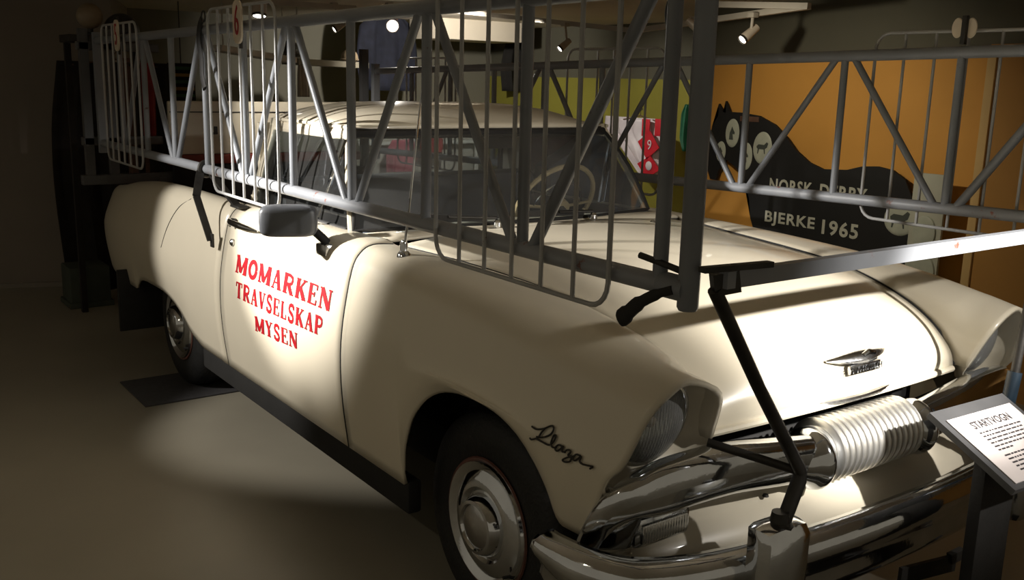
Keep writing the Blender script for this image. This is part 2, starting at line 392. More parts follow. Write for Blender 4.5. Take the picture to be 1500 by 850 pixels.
for s in (-1, 1):
    obj('front_fender', flip(grid(FC), s), CREAM, truck, solid=.014)
    d = obj('door', flip(grid([skin_column([-.70-i*(1.172/24)]*9) for i in range(25)]), s), CREAM, truck, solid=.014); door_parts[s] = d
    rows = RC
    obj('bed_side', flip(grid(rows), s), CREAM, truck, solid=.014)
    # closed rounded end of the bed side
    last = RC[-1]; c = Vector((-4.05, .62, .75)); ring = [p for p in last]
    cap = [ring, [p.lerp(Vector((p.x-.02, p.y-.04, p.z)), 1.) for p in ring], [Vector((-4.17, .60, max(.5, min(.93, p.z)))) for p in ring]]
    obj('tail_cap', flip(grid(cap), s), CREAM, truck)
    inner = [[Vector((x, interp(T_YV, x)-.004, (interp(T_ZC, x)-.04))), Vector((x, interp(T_YV, x)-.03, .72))] for x in [-2.02-i*.15 for i in range(15)]]
    obj('bed_inner_wall', flip(grid(inner), s), RED_BED, truck, solid=.01)
    # black frame rail under the sill
    obj('rocker_rail', box((-1.28, s*.865, .335), (1.96, .05, .11), .01), UNDER, truck)
# dark shut line strips and the crack on the bed side
def surf(x, z, off=.0, s=-1): return (x, s*(y_side(x, z)+off), z)
crack = [surf(at(px, py, 1, -.9).x, at(px, py, 1, -.9).z, .0005) for px, py in ((268, 292), (259, 302), (252, 318), (247, 338), (244, 362))]
obj('body_crack', tube(catmull(crack, 4), .0022, 5), DARKTRIM, truck)
for s in (-1, 1):
    def seam(name, xf, n0, n1, r):
        P = [Vector((p.x, s*p.y, p.z)) for p in skin_column([xf]*9)[n0:n1]]
        obj(name, tube([p+Vector((0, -s*.0005, 0)) for p in P], r, 5), DARKTRIM, truck)
    seam('door_seam', -.6965, 0, 30, .0032); seam('door_seam', -1.877, 0, 30, .0016)
    he = [Vector((x, s*(interp(T_YV, x)-.001), interp(T_HOODEDGE, x)+.0015)) for x in [-.66+i*.04 for i in range(32)]+[.63, .643]]
    obj('hood_seam', tube(he, .0035, 5), DARKTRIM, truck)
# bed floor, tailgate, underbody
obj('bed_floor', box((-3.07, 0, .70), (2.1, 1.36, .03), .004), RED_BED, truck)
obj('tailgate', box((-4.15, 0, .80), (.035, 1.24, .32), .008), CREAM, truck)
obj('underbody', box((-1.75, 0, .40), (4.3, 1.30, .16), .02), UNDER, truck)
for s in (-1, 1):
    obj('wheel_well', box((.07, s*.60, .62), (.80, .10, .40), .02), UNDER, truck)
    obj('wheel_well', box((-2.87, s*.64, .48), (.92, .10, .34), .02), UNDER, truck)
    obj('inner_fender', box((.10, s*.745, .86), (.85, .18, .02), .005), UNDER, truck)
obj('engine_bay_panel', box((-.05, 0, .60), (1.1, 1.10, .34), .02), UNDER, truck)
obj('firewall', box((-.74, 0, .74), (.02, 1.70, .62), .004), UNDER, truck)

# hood ---------------------------------------------------------------
hood_c = catmull([(-.715, 0, 1.125), (-.4, 0, 1.122), (-.1, 0, 1.108), (.2, 0, 1.075), (.42, 0, 1.035), (.57, 0, .988), (.655, 0, .938), (.690, 0, .885), (.686, 0, .840), (.668, 0, .800)], 6)
hood_e = catmull([(-.69, 0, 1.09), (-.4, 0, 1.081), (-.1, 0, 1.068), (.15, 0, 1.051), (.32, 0, 1.015), (.45, 0, .972), (.54, 0, .925), (.60, 0, .875), (.632, 0, .835), (.642, 0, .795)], 6)
rows = []
for c, e in zip(hood_c, hood_e):
    row = []
    for k in range(-16, 17):
        t = k/16; a = abs(t); f = 1-a**2.3
        yv = interp(T_YV, e.x)-.005
        row.append(Vector((e.x+(c.x-e.x)*(1-a**2.6), t*yv, e.z+(c.z-e.z)*f)))
    rows.append(row)
hood = obj('hood', grid(rows), CREAM, truck, solid=.012)
rows = [[Vector((-.735-.03*(k/8)**2 + dx, k/8*.74, z - .02*(k/8)**2)) for k in range(-8, 9)] for dx, z in ((.012, 1.118), (-.06, 1.128), (-.17, 1.118), (-.30, 1.10))]
obj('cowl_panel', grid(rows), CREAM, truck, solid=.01)
lip = [(.671-.02*(k/10)**2, k/10*.56, .795-.002*(k/10)**2) for k in range(-10, 11)]
obj('hood_lip', tube(lip, .010, 8), CREAM_IN, truck)
obj('hood_lip_trim', tube([(.682-.02*(k/10)**2, .02+k/10*.17, .800) for k in range(-10, 11)], .009, 8), CHROME_OLD, truck)
# ornament: spear with name bar
P0, P1 = at(1217, 534, 1, -.115), at(1308, 514, 1, .115)
orn = empty('hood_ornament'); orn.parent = truck
cx = .704
spear = [(cx-.012-.02*(abs(k)/8)**2, k/8*.135, .925) for k in range(-8, 9)]
rad = [.0035+.020*(1-(abs(k)/8)**1.6) for k in range(-8, 9)]
obj('spear', tube(spear, rad, 10, flat=(1.2, .8)), CHROME_OLD, orn)
obj('crest', join(tube([(cx+.006, -.02, .936), (cx+.008, 0, .946), (cx+.006, .03, .938)], .007, 8)), CHROME, orn)
obj('name_bar', box((cx-.004, .005, .896), (.012, .14, .028), .004), CHROME_OLD, orn)
place_text('name_lettering', 'PLYMOUTH', .026, CHROME, orn, (cx+.0035, .005, .8945), (0, 1, 0), (0, 0, 1), .0012, 1.15)

# cab ------------------------------------------------------------------
def lerp3(a, b, t): return Vector(a).lerp(Vector(b), t)
xs = [-1.135, -1.15, -1.20, -1.28, -1.40, -1.55, -1.70, -1.82, -1.91, -1.965, -1.985]
T_RZ = [(-1.985, 1.482), (-1.965, 1.518), (-1.91, 1.542), (-1.82, 1.552), (-1.70, 1.556), (-1.55, 1.558), (-1.40, 1.550), (-1.28, 1.530), (-1.20, 1.508), (-1.15, 1.487), (-1.135, 1.470)]
T_RW = [(-1.985, .615), (-1.965, .640), (-1.91, .654), (-1.80, .660), (-1.4, .662), (-1.2, .652), (-1.135, .632)]
rows = []
for x in xs:
    zc, wd = interp(T_RZ, x), interp(T_RW, x); ze = 1.470
    rows.append([Vector((x-.05*abs(k/14)**3*(1 if x > -1.3 else 0), math.sin(k/14*math.pi/2)*wd if False else k/14*wd, ze+(zc-ze)*(1-abs(k/14)**4.2)+.0)) for k in range(-14, 15)])
roof = obj('roof', grid(rows), CREAM, truck, solid=.02)
def A_top(s): return Vector((-1.185, s*.640, 1.462))
def A_bot(s): return Vector((-.965, s*.742, 1.105))
for s in (-1, 1):
    drip = [Vector((-1.16, s*.645, 1.468)), Vector((-1.4, s*.668, 1.472)), Vector((-1.8, s*.664, 1.472)), Vector((-1.93, s*.632, 1.468))]
    obj('drip_rail', tube(catmull(drip, 5), .008, 8), CREAM, truck)
    # side header above the door glass
    rows = [[Vector((x, s*interp(T_RW, x)*1.0, 1.472)), Vector((x, s*(interp(T_RW, x)+.006), 1.445)), Vector((x, s*(interp(T_RW, x)+.008), 1.422))] for x in [-1.175-.04*i for i in range(20)]]
    obj('door_header', grid(rows), CREAM, truck, solid=.02)
    # rear cab pillar and corner
    rows = [[Vector((-1.855-i*.035, s*(.660-.004*i), 1.472)), Vector((-1.868-i*.036, s*(.676-.004*i), 1.38)), Vector((-1.90-i*.036, s*(.712-.004*i), 1.24)), Vector((-1.93-i*.036, s*(.738-.004*i), 1.10))] for i in range(3)]
    obj('rear_pillar', grid(rows), CREAM, truck, solid=.03)
    obj('windshield_pillar', tube([A_bot(s)+Vector((-.012, 0, -.02)), lerp3(A_bot(s), A_top(s), .5)+Vector((-.004, s*.01, 0)), A_top(s)+Vector((-.01, 0, .01))], .014, 8), CREAM, truck)
    # door glass, vent window
    gl = [[Vector((-1.868, s*.668, 1.425)), Vector((-1.20, s*.664, 1.425))], [Vector((-1.90, s*.706, 1.26)), Vector((-1.10, s*.708, 1.26))], [Vector((-1.93, s*.735, 1.10)), Vector((-.985, s*.738, 1.10))]]
    obj('door_glass', grid(gl), GLASS, truck)
    va, vb = at(498, 200, 1, -.70), at(476, 287, 1, -.725)
    va = Vector((-1.16, s*.672, 1.428)); vb = Vector((-1.285, s*.728, 1.105))
    v = obj('vent_window_frame', tube([va, vb], .011, 8), CHROME, truck)
    obj('vent_latch', box((va.x-.02, s*.664, 1.415), (.04, .012, .014), .003), CHROME, v)
    obj('belt_molding', tube([(-1.0, s*.748, 1.105), (-1.5, s*.752, 1.106), (-1.93, s*.748, 1.103)], .009, 8), BLACK, truck)
# windshield (wrap-around) and its rubber seal
top = [Vector((-1.148-.042*abs(t)**2.4, t*.636, 1.460)) for t in [k/12 for k in range(-12, 13)]]
bot = [Vector((-.755-.21*abs(t)**2.2, t*.742, 1.128-.023*abs(t)**2)) for t in [k/12 for k in range(-12, 13)]]
rows = [[a.lerp(b, i/6)+Vector((.028*math.sin(i/6*math.pi), 0, .012*math.sin(i/6*math.pi))) for a, b in zip(top, bot)] for i in range(7)]
obj('windshield', grid(rows), WINDSHIELD, truck)
seal = [r for r in top]+[rows[i][-1] for i in range(1, 6)]+list(reversed(bot))+[rows[i][0] for i in range(5, 0, -1)]
obj('windshield_seal', tube(seal, .008, 8, closed=True), BLACK, truck)
obj('header_trim', tube([p+Vector((.012, 0, -.016)) for p in top], .018, 8), BLACK, truck)
# cab back with window frame
for nm, c, sz in (('cab_back_lower', (-1.985, 0, .93), (.03, 1.46, .40)), ('cab_back_upper', (-1.975, 0, 1.452), (.03, 1.16, .05)), ('cab_back_corner', (-1.98, -.665, 1.28), (.03, .06, .34)), ('cab_back_corner', (-1.98, .665, 1.28), (.03, .06, .34))):
    obj(nm, box(c, sz, .006), CREAM, truck)
obj('rear_window', box((-1.98, 0, 1.28), (.006, 1.27, .31)), GLASS, truck)
rw = []
for a, b, q0 in ((.57, 1.40, 0), (-.57, 1.40, 1), (-.57, 1.16, 2), (.57, 1.16, 3)):
    for k in range(5):
        an = math.pi/2*(q0+k/4); rw.append((-1.965, a+.05*math.cos(an), b+.05*math.sin(an)))
obj('rear_window_seal', tube(rw, .014, 8, closed=True), BLACK, truck)
# interior
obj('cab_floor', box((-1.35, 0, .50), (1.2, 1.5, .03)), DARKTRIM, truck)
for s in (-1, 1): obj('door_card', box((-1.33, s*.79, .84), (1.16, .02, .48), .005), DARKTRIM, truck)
dash = []
for x, z in ((-.80, 1.085), (-.90, 1.105), (-1.0, 1.095), (-1.04, 1.06), (-1.03, 1.0), (-.98, .90)):
    dash.append([Vector((x-.05*(k/6)**2, k/6*.715, z)) for k in range(-6, 7)])
obj('dashboard', grid(dash), DASHM, truck, solid=.01)
seat = empty('bench_seat'); seat.parent = truck
obj('seat_cushion', box((-1.55, 0, .78), (.50, 1.36, .17), .05), SEATM, seat)
obj('seat_back', [([(x+.16*(z-1.0), y, z) for x, y, z in v], f) for v, f in [box((-1.83, 0, 1.02), (.15, 1.36, .40), .05)]][0], SEATM, seat)
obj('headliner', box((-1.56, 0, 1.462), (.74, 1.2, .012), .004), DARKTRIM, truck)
sw = empty('steering_wheel'); sw.parent = truck
swc = Vector((-1.17, .36, 1.125)); n = Vector((-.86, 0, .50)).normalized(); ua = Vector((0, 1, 0)); ub = n.cross(ua)
ring = [swc+ua*(.205*math.cos(a))+ub*(.205*math.sin(a)) for a in [2*math.pi*k/36 for k in range(36)]]
obj('wheel_rim', tube(ring, .0115, 8, closed=True), WHEELCREAM, sw)
obj('wheel_hub', tube([swc-n*.05, swc-n*.02], .05, 16), WHEELCREAM, sw)
for a in (.0, math.pi):
    obj('spoke', tube([swc-n*.03, swc+ua*(.20*math.cos(a))], .010, 8, flat=(1.4, .7)), WHEELCREAM, sw)
hr = [swc-n*.015+ua*(.13*math.cos(a))+ub*(.13*math.sin(a)) for a in [math.pi+math.pi*k/16 for k in range(17)]]
obj('horn_ring', tube(hr, .004, 6), CHROME, sw)
obj('steering_column', tube([swc-n*.02, swc-n*.40], .025, 10), DARKTRIM, truck)
obj('interior_mirror', box((-1.13, 0, 1.405), (.02, .18, .05), .008), DARKTRIM, truck)
# wipers
for y0, y1 in ((-.27, -.62), (.20, -.16)):
    b = Vector((-.735, y0, 1.137)); e = Vector((-.735-.21*abs((y1)/.742)**2.2+.03, y1, 1.165))
    wp = empty('windshield_wiper'); wp.parent = truck
    obj('wiper_arm', tube([b+Vector((.02, 0, -.01)), b+Vector((.012, 0, .018)), b.lerp(e, .5)+Vector((.012, 0, .012))], .006, 6), DARKMETAL, wp)
    obj('wiper_blade', obox(b.lerp(e, .12)+Vector((.005, 0, .012)), e, .010, .022), BLACK, wp)
    obj('wiper_pivot', lathe([(.016, -.02), (.016, .012), (.008, .02)], 12, 'z', b+Vector((.02, 0, -.008))), CHROME, wp)
for x, y, z in ((-.60, -.30, 1.118), (-.60, .42, 1.106)):
    obj('washer_nozzle', lathe([(.012, -.01), (.012, .006), (.006, .014)], 10, 'z', (x, y, z)), CHROME, truck)

# door details
dr = door_parts[-1]
h0, h1 = at(345, 322, 1, -.90), at(386, 326, 1, -.90)
hx0, hx1 = -1.80, -1.50; hz = 1.040
hy = lambda x, off: -(y_side(x, hz)+off)
handle = obj('door_handle', tube(catmull([(hx0, hy(hx0, .0), hz), (hx0+.01, hy(hx0, .032), hz+.004), (hx0+.09, hy(hx0+.09, .042), hz+.006), (hx0+.19, hy(hx0+.19, .036), hz+.004), (hx1, hy(hx1, .022), hz)], 4), [.013, .013, .014, .014, .013, .013, .013, .012, .012, .012, .012, .011, .010, .008, .006, .004, .002], 10, flat=(.8, 1.1)), CHROME, dr)
obj('handle_button', lathe([(.016, 0), (.016, .03), (.010, .036)], 12, 'y', (hx0+.012, hy(hx0, 0), hz-.004), -1), CHROME, dr)
obj('door_lock', lathe([(.016, 0), (.016, .008), (.009, .014)], 14, 'y', (-1.775, -y_side(-1.775, .955), .955), -1), CHROME_OLD, dr)
handle2 = obj('door_handle', tube([(hx0, -hy(hx0, 0), hz), (hx0+.09, -hy(hx0, .04), hz), (hx1, -hy(hx0, .02), hz)], .011, 8), CHROME_OLD, door_parts[1])
# lettering --------------------------------------------------------------
LET = {  # strokes: list of (points, width); unit cell 1 wide x 1 high
 'M': [([(.10, 0), (.10, 1)], .10), ([(.10, 1), (.46, .10)], .20), ([(.46, .05), (.84, 1)], .09), ([(.86, 0), (.86, 1)], .21), ([(0, .03), (.24, .03)], .07), ([(.68, .03), (1, .03)], .07), ([(0, .97), (.2, .97)], .07), ([(.8, .97), (1, .97)], .07)],
 'A': [([(.14, 0), (.47, 1)], .08), ([(.47, 1), (.82, 0)], .21), ([(.25, .33), (.68, .33)], .07), ([(.02, .03), (.30, .03)], .07), ([(.62, .03), (1, .03)], .07)],
 'R': [([(.2, 0), (.2, 1)], .22), ([(.05, .97), (.55, .97), (.78, .88), (.82, .74), (.76, .58), (.55, .50), (.3, .50)], .13), ([(.48, .5), (.82, .03)], .20), ([(.03, .03), (.40, .03)], .07), ([(.70, .03), (1, .03)], .07)],
 'K': [([(.2, 0), (.2, 1)], .22), ([(.28, .42), (.80, .97)], .09), ([(.42, .58), (.84, .03)], .21), ([(.03, .03), (.38, .03)], .07), ([(.03, .97), (.38, .97)], .07), ([(.66, .03), (1, .03)], .07), ([(.62, .97), (.95, .97)], .07)],
 'E': [([(.22, 0), (.22, 1)], .23), ([(.05, .97), (.88, .97)], .07), ([(.05, .03), (.9, .03)], .07), ([(.3, .51), (.66, .51)], .08), ([(.87, .99), (.87, .74)], .08), ([(.89, .01), (.89, .27)], .08), ([(.66, .64), (.66, .38)], .07)],
 'N': [([(.14, 0), (.14, 1)], .09), ([(.16, .97), (.84, .05)], .22), ([(.86, .0), (.86, 1)], .10), ([(0, .03), (.28, .03)], .07), ([(0, .97), (.25, .97)], .07), ([(.72, .97), (1, .97)], .07)],
 'T': [([(.5, 0), (.5, 1)], .24), ([(.05, .97), (.95, .97)], .08), ([(.07, .99), (.07, .72)], .08), ([(.93, .99), (.93, .72)], .08), ([(.3, .03), (.7, .03)], .07)],
 'V': [([(.18, 1), (.5, 0)], .21), ([(.5, 0), (.84, 1)], .08), ([(.02, .97), (.38, .97)], .07), ([(.68, .97), (1, .97)], .07)],
 'L': [([(.25, 0), (.25, 1)], .23), ([(.05, .03), (.9, .03)], .08), ([(.88, 0), (.88, .3)], .08), ([(.07, .97), (.45, .97)], .07)],
 'P': [([(.22, 0), (.22, 1)], .23), ([(.05, .97), (.58, .97), (.82, .88), (.86, .73), (.8, .57), (.58, .47), (.3, .47)], .13), ([(.04, .03), (.42, .03)], .07)],
 'Y': [([(.18, 1), (.52, .48)], .20), ([(.52, .48), (.84, 1)], .08), ([(.52, 0), (.52, .5)], .22), ([(.02, .97), (.36, .97)], .07), ([(.68, .97), (1, .97)], .07), ([(.32, .03), (.72, .03)], .07)],
 'S': [([(.84, .76), (.80, .88), (.66, .97), (.42, .98), (.22, .90), (.16, .74), (.26, .60), (.5, .51), (.74, .40), (.84, .25), (.76, .09), (.56, .02), (.34, .03), (.18, .12), (.12, .27)], .17), ([(.86, .99), (.86, .72)], .06), ([(.11, .01), (.11, .29)], .06)],
 'O': [([(.5+.36*math.cos(a), .5+.44*math.sin(a)) for a in [2*math.pi*k/20 for k in range(21)]], .20)],
}
def ribbon(pts, wd, fx, fy):
    """flat ribbon; strokes are mapped by fx,fy into (x,z) and laid on the body skin"""
    dense = []
    for a, b in zip(pts, pts[1:]):
        nn = max(1, int(math.hypot(b[0]-a[0], b[1]-a[1])/.2))
        for i in range(nn): dense.append((a[0]+(b[0]-a[0])*i/nn, a[1]+(b[1]-a[1])*i/nn))
    dense.append(pts[-1]); V, F = [], []
    for i, p in enumerate(dense):
        q0, q1 = dense[max(i-1, 0)], dense[min(i+1, len(dense)-1)]
        tx, ty = q1[0]-q0[0], q1[1]-q0[1]; l = math.hypot(tx, ty) or 1; nx, ny = -ty/l, tx/l
        for sg in (-.5, .5):
            V.append((p[0]+nx*wd*sg, p[1]+ny*wd*sg))
    for i in range(len(dense)-1): F.append((2*i, 2*i+1, 2*i+3, 2*i+2))
    return [(fx(u, v), fy(u, v)) for u, v in V], F
def word(name, txt, x0, x1, zb0, zb1, h, widths):
    tot = sum(widths.get(c, 1.) for c in txt)+.16*(len(txt)-1); unit = (x1-x0)/tot; cur = 0.; V, F = [], []
    for c in txt:
        wc = widths.get(c, 1.); X0 = x0+cur*unit
        k = 0
        for pts, wd in LET[c]:
            v, f = ribbon(pts, wd*1.30, lambda u, v: X0+u*wc*unit, lambda u, v: zb0+(zb1-zb0)*((X0+u*wc*unit-x0)/(x1-x0))+v*h)
            n0 = len(V); k += 1
            for x, z in v: V.append((x, -(y_side(x, z)+.0016+.00012*k), z))
            F += [tuple(i+n0 for i in q) for q in f]
        cur += wc+.16
    return obj(name, (V, F), REDTEXT, dr, smooth=False)
wd = {'M': 1.25, 'O': 1.05, 'E': .85, 'L': .8, 'S': .82, 'P': .95, 'R': 1.05, 'V': .95}
word('lettering_momarken', 'MOMARKEN', -1.703, -.80, .842, .855, .073, wd)
word('lettering_travselskap', 'TRAVSELSKAP', -1.685, -.842, .738, .757, .066, wd)
word('lettering_mysen', 'MYSEN', -1.472, -1.056, .639, .660, .061, wd)
# side mirror
mir = empty('side_mirror'); mir.parent = truck
pts = [at(393, 318, 1, -1.0), at(470, 322, 1, -.99)]
def superbox(a, b, h, e=.42, n=12, m=24):
    V, F = [], []; sg = lambda v: math.copysign(abs(v)**e, v)
    for i in range(n+1):
        t = -math.pi/2+math.pi*i/n
        for k in range(m):
            p = 2*math.pi*k/m; V.append((a*sg(math.cos(t))*sg(math.cos(p)), b*sg(math.cos(t))*sg(math.sin(p)), h*sg(math.sin(t))))
    for i in range(n):
        for k in range(m): F.append((i*m+k, i*m+(k+1) % m, (i+1)*m+(k+1) % m, (i+1)*m+k))
    return V, F
mh = obj('mirror_housing', superbox(.042, .102, .056), MIRRORG, mir, sharp=75); mh.location = (-.985, -.985, 1.156); mh.rotation_euler = (0, math.radians(2), math.radians(-26))
mg = obj('mirror_glass', box((0, 0, 0), (.006, .16, .085), .003), CHROME, mir); mg.location = (-1.022, -.967, 1.156); mg.rotation_euler = (0, 0, math.radians(-26))
obj('mirror_arm', tube([(-.985, -.895, 1.12), (-.955, -.865, 1.085), (-.945, -.84, 1.055)], .016, 10), BLACK, mir)
obj('mirror_foot', box((-.94, -.862, 1.050), (.085, .05, .045), .012), CHROME_OLD, mir)
# antenna
ab = Vector((-.49, -.80, 1.094)); at_ = Vector((-.40, -.785, 1.66))
ant = empty('radio_antenna'); ant.parent = truck
obj('antenna_base', lathe([(.024, -.01), (.022, .006), (.013, .016), (.013, .04), (.009, .05)], 14, 'z', ab), CHROME, ant)
obj('antenna_mast', tube([ab, ab.lerp(at_, .3), at_], [.0055, .004, .002], 8), CHROME, ant)
# script emblem "Plaza" on the fender: hand-drawn wire, (photo pixels on the fender skin)
def skinpx(px, py, off=.006):
    p = at(px, py, 1, -.92)
    for _ in range(4): p = at(px, py, 1, -(y_side(p.x, p.z)+off))
    return p
scr = empty('script_emblem'); scr.parent = truck
strokes = [
 [(779, 625), (786, 629), (797, 628), (808, 624), (811, 629), (806, 637), (795, 641), (786, 640)],
 [(798, 628), (793, 634), (788, 641), (779, 644), (776, 642)],
 [(786, 643), (795, 648), (805, 652), (812, 645), (814, 638), (811, 639), (807, 649), (809, 655), (815, 656)],
 [(824, 654), (818, 652), (813, 657), (816, 661), (821, 658), (825, 654), (823, 661), (828, 663)],
 [(828, 661), (832, 659), (836, 662), (832, 667), (837, 669), (835, 676), (828, 677), (824, 674), (832, 670), (840, 669)],
 [(850, 668), (844, 666), (839, 671), (842, 675), (847, 672), (851, 669), (849, 676), (853, 680), (860, 682), (868, 684), (864, 687)],
]
for st in strokes:
    obj('script_stroke', tube(catmull([skinpx(*q) for q in st], 4), .0026, 6), DARKMETAL, scr)

# wheels -------------------------------------------------------------------
def wheel(x, s):
    R = .352; yo = .788
    root = empty('wheel', (x, s*yo, .345)); root.parent = truck
    prof = [(.195, -.02), (.205, .0), (.235, .008), (.275, .010), (.315, .000), (.338, -.018), (.349, -.045), (.352, -.085), (.349, -.125), (.335, -.155), (.29, -.165), (.21, -.16)]
    obj('tyre', lathe(prof, 48, 'y', (0, 0, 0), s, ends=False), TYRE, root)
    tread = []
    for j in (-.055, -.085, -.115): tread.append(lathe([(.3535, j-.004), (.3535, j+.004)], 48, 'y', (0, 0, 0), s, ends=False))
    obj('tread_groove', join(*tread), UNDER, root)
    rim = obj('wheel_rim', lathe([(.207, .004), (.204, .010), (.196, .006), (.190, -.012), (.15, -.035), (.0, -.04)], 48, 'y', (0, 0, 0), s, ends=False), WHEELRED, root)
    cap = obj('hubcap', lathe([(.199, .004), (.193, .016), (.182, .012), (.165, .004), (.140, .020), (.118, .022), (.105, .010), (.098, .012), (.092, .036), (.082, .050), (.072, .052), (.067, .044), (.05, .050), (.0, .053)], 48, 'y', (0, 0, 0), s, ends=False), CHROME, root)
    obj('hubcap_medallion', lathe([(.066, .0455), (.05, .052), (.0, .0555)], 32, 'y', (0, 0, 0), s, ends=False), CHROME_OLD, cap)
    obj('valve_stem', tube([(.13, s*.004, -.115), (.128, s*.03, -.113)], .005, 6), BLACK, rim)
    return root
for x in (0.0, -2.92):
    for s in (-1, 1): wheel(x, s)
for x in (0., -2.92): obj('axle', tube([(x, -.72, .345), (x, .72, .345)], .045, 10), UNDER, truck)
for s in (-1, 1):
    f = obj('mud_flap', box((-3.48, s*.83, .37), (.018, .27, .36), .004), BLACK, truck)

# nose -----------------------------------------------------------------------
HL = Vector((.618, .738, .850))
for s in (-1, 1):
    loop = FC[-1]
    side = [p for p in loop if p.z > .69 or p.y < .7]
    low = [Vector((.655-.03*t, .60+.275*t, .730-.055*t)) for t in (.08, .3, .5, .7, .9)]
    edge = side+[Vector((.67, .59, .775))]+low
    ang = sorted(edge, key=lambda p: math.atan2(p.z-HL.z, p.y-HL.y))
    def outer(a):
        A = [math.atan2(p.z-HL.z, p.y-HL.y) for p in ang]
        for i in range(len(ang)):
            a0 = A[i]; a1 = A[(i+1) % len(ang)]; aa = a
            if i == len(ang)-1:
                a1 += 2*math.pi
                if aa < a0: aa += 2*math.pi
            if a0 <= aa <= a1: return ang[i].lerp(ang[(i+1) % len(ang)], (aa-a0)/max(1e-6, a1-a0))
        return ang[0]
    N = 56; rows = []
    for k in range(N+1):
        a = -math.pi+2*math.pi*k/N; o = outer(max(-math.pi+1e-4, min(math.pi-1e-4, a)))
        rr = .112; inn = Vector((HL.x+.20*rr*math.sin(a)+.004, HL.y+rr*math.cos(a), HL.z+rr*math.sin(a)))
        row = [o]
        for j, (f, dx) in enumerate(((.06, .006), (.16, -.006), (.45, -.012), (.8, -.006), (1., 0))):
            q = o.lerp(inn, f); q = Vector((q.x+dx, q.y, q.z)); row.append(q)
        rows.append(row)
    obj('headlight_bezel', flip(grid(rows), s), CREAM, truck)
    hl = empty('headlight'); hl.parent = truck
    ringp = [Vector((HL.x+.20*.110*math.sin(a)+.006, s*(HL.y+.110*math.cos(a)), HL.z+.110*math.sin(a))) for a in [2*math.pi*k/40 for k in range(40)]]
    obj('headlight_ring', tube(ringp, .008, 8, closed=True), CHROME, hl)
    rows = []
    for i in range(9):
        r = .108*math.sin(i/8*math.pi/2); bul = .040*math.cos(i/8*math.pi/2)
        rows.append([Vector((HL.x+.20*r*math.sin(a)+.004+bul, s*(HL.y+r*math.cos(a)), HL.z+r*math.sin(a)-.2*bul)) for a in [2*math.pi*k/40 for k in range(41)]])
    obj('headlight_lens', grid(rows), LENS, hl)
    rows = []
    for i in range(7):
        r = .105*i/6; dep = -.055*(1-(i/6)**2)
        rows.append([Vector((HL.x+.20*r*math.sin(a)+dep, s*(HL.y+r*math.cos(a)), HL.z+r*math.sin(a))) for a in [2*math.pi*k/40 for k in range(41)]])
    obj('headlight_reflector', grid(rows), REFLECTOR, hl)
    obj('headlight_bulb', lathe([(.0, .02), (.014, .014), (.018, 0), (.012, -.03)], 12, 'x', (HL.x-.01, s*HL.y, HL.z)), GLOBE, hl)
    # chrome corner of the grille surround, running down the fender edge
    cpath = catmull([(.582, s*.886, .545), (.616, s*.886, .612), (.650, s*.882, .662), (.680, s*.850, .696), (.692, s*.80, .708), (.708, s*.70, .722), (.722, s*.56, .726), (.724, s*.42, .710), (.722, s*.30, .695), (.720, s*.215, .685)], 4)
    nn = len(cpath); V, rws = [], []
    for i, p in enumerate(cpath):
        t = i/(nn-1); tn = (cpath[min(i+1, nn-1)]-cpath[max(i-1, 0)]).normalized()
        outw = Vector((1, s*.25, 0)) if t > .4 else Vector((.45, s*1., 0)).lerp(Vector((1, s*.25, 0)), t/.4)
        outw = (outw-tn*outw.dot(tn)).normalized(); upv = outw.cross(tn)*(-s)
        if t > .45 and upv.z < 0: upv = -upv
        hh = interp([(0, .036), (.2, .04), (.38, .055), (.5, .068), (.75, .066), (1, .066)], t); dd = interp([(0, .022), (.35, .035), (.6, .045), (1, .052)], t)
        row = []
        for k in range(20):
            a = 2*math.pi*k/20; ca, sa = math.cos(a), math.sin(a)
            row.append(p+outw*(dd*math.copysign(abs(ca)**.75, ca))+upv*(hh*math.copysign(abs(sa)**.8, sa)))
        row.append(row[0]); rws.append(row)
    obj('grille_bar', grid(rws), CHROME, truck)
    # chrome corner block beside the fender edge
    rws = []
    for i in range(9):
        t = i/8; o = Vector((.586, .897, .538)).lerp(Vector((.660, .892, .712)), t); n_ = Vector((.672, .838, .548)).lerp(Vector((.712, .818, .712)), t)
        ow = Vector((.62, .78, 0)); bul = .016+.008*math.sin(t*math.pi)
        rws.append([Vector((p.x, s*p.y, p.z)) for p in (o+Vector((-.035, -.02, 0)), o, o.lerp(n_, .15)+ow*bul*.7, o.lerp(n_, .5)+ow*bul, o.lerp(n_, .85)+ow*bul*.7, n_, n_+Vector((-.05, -.01, 0)))])
    rws.append([p+Vector((-.02, 0, .012)) for p in rws[-1]])
    obj('grille_corner', grid(rws), CHROME, truck, solid=.004)
    # flange disc at the inner end of the bar
    obj('grille_bullet', lathe([(.0, -.035), (.040, -.034), (.070, -.022), (.083, -.002), (.086, .010), (.082, .022), (.066, .040), (.05, .075)], 28, 'y', (.722, s*.232, .682), s), CHROME, truck)
    # parking lamp below the bar
    pl = empty('parking_lamp'); pl.parent = truck
    obj('lamp_frame', box((.665, s*.745, .600), (.05, .19, .078), .018), CHROME, pl)
    obj('lamp_lens', box((.690, s*.745, .600), (.016, .155, .050), .007), REFLECTOR, pl)
# ribbed centre: each rib its own ring
core = obj('grille_centre', tube([(.706, -.205, .688), (.706, .205, .688)], .072, 24), ALU, truck)
ribvf = lathe([(.070, -.0095), (.086, -.0075), (.092, -.003), (.092, .003), (.086, .0075), (.070, .0095)], 28, 'y', (0, 0, 0), 1, ends=False)
rib0 = obj('rib', ribvf, ALU, core); rib0.location = (.706, -.182, .688)
for i in range(1, 15): copy_part(rib0, core, loc=(.706, -.182+i*.026, .688))
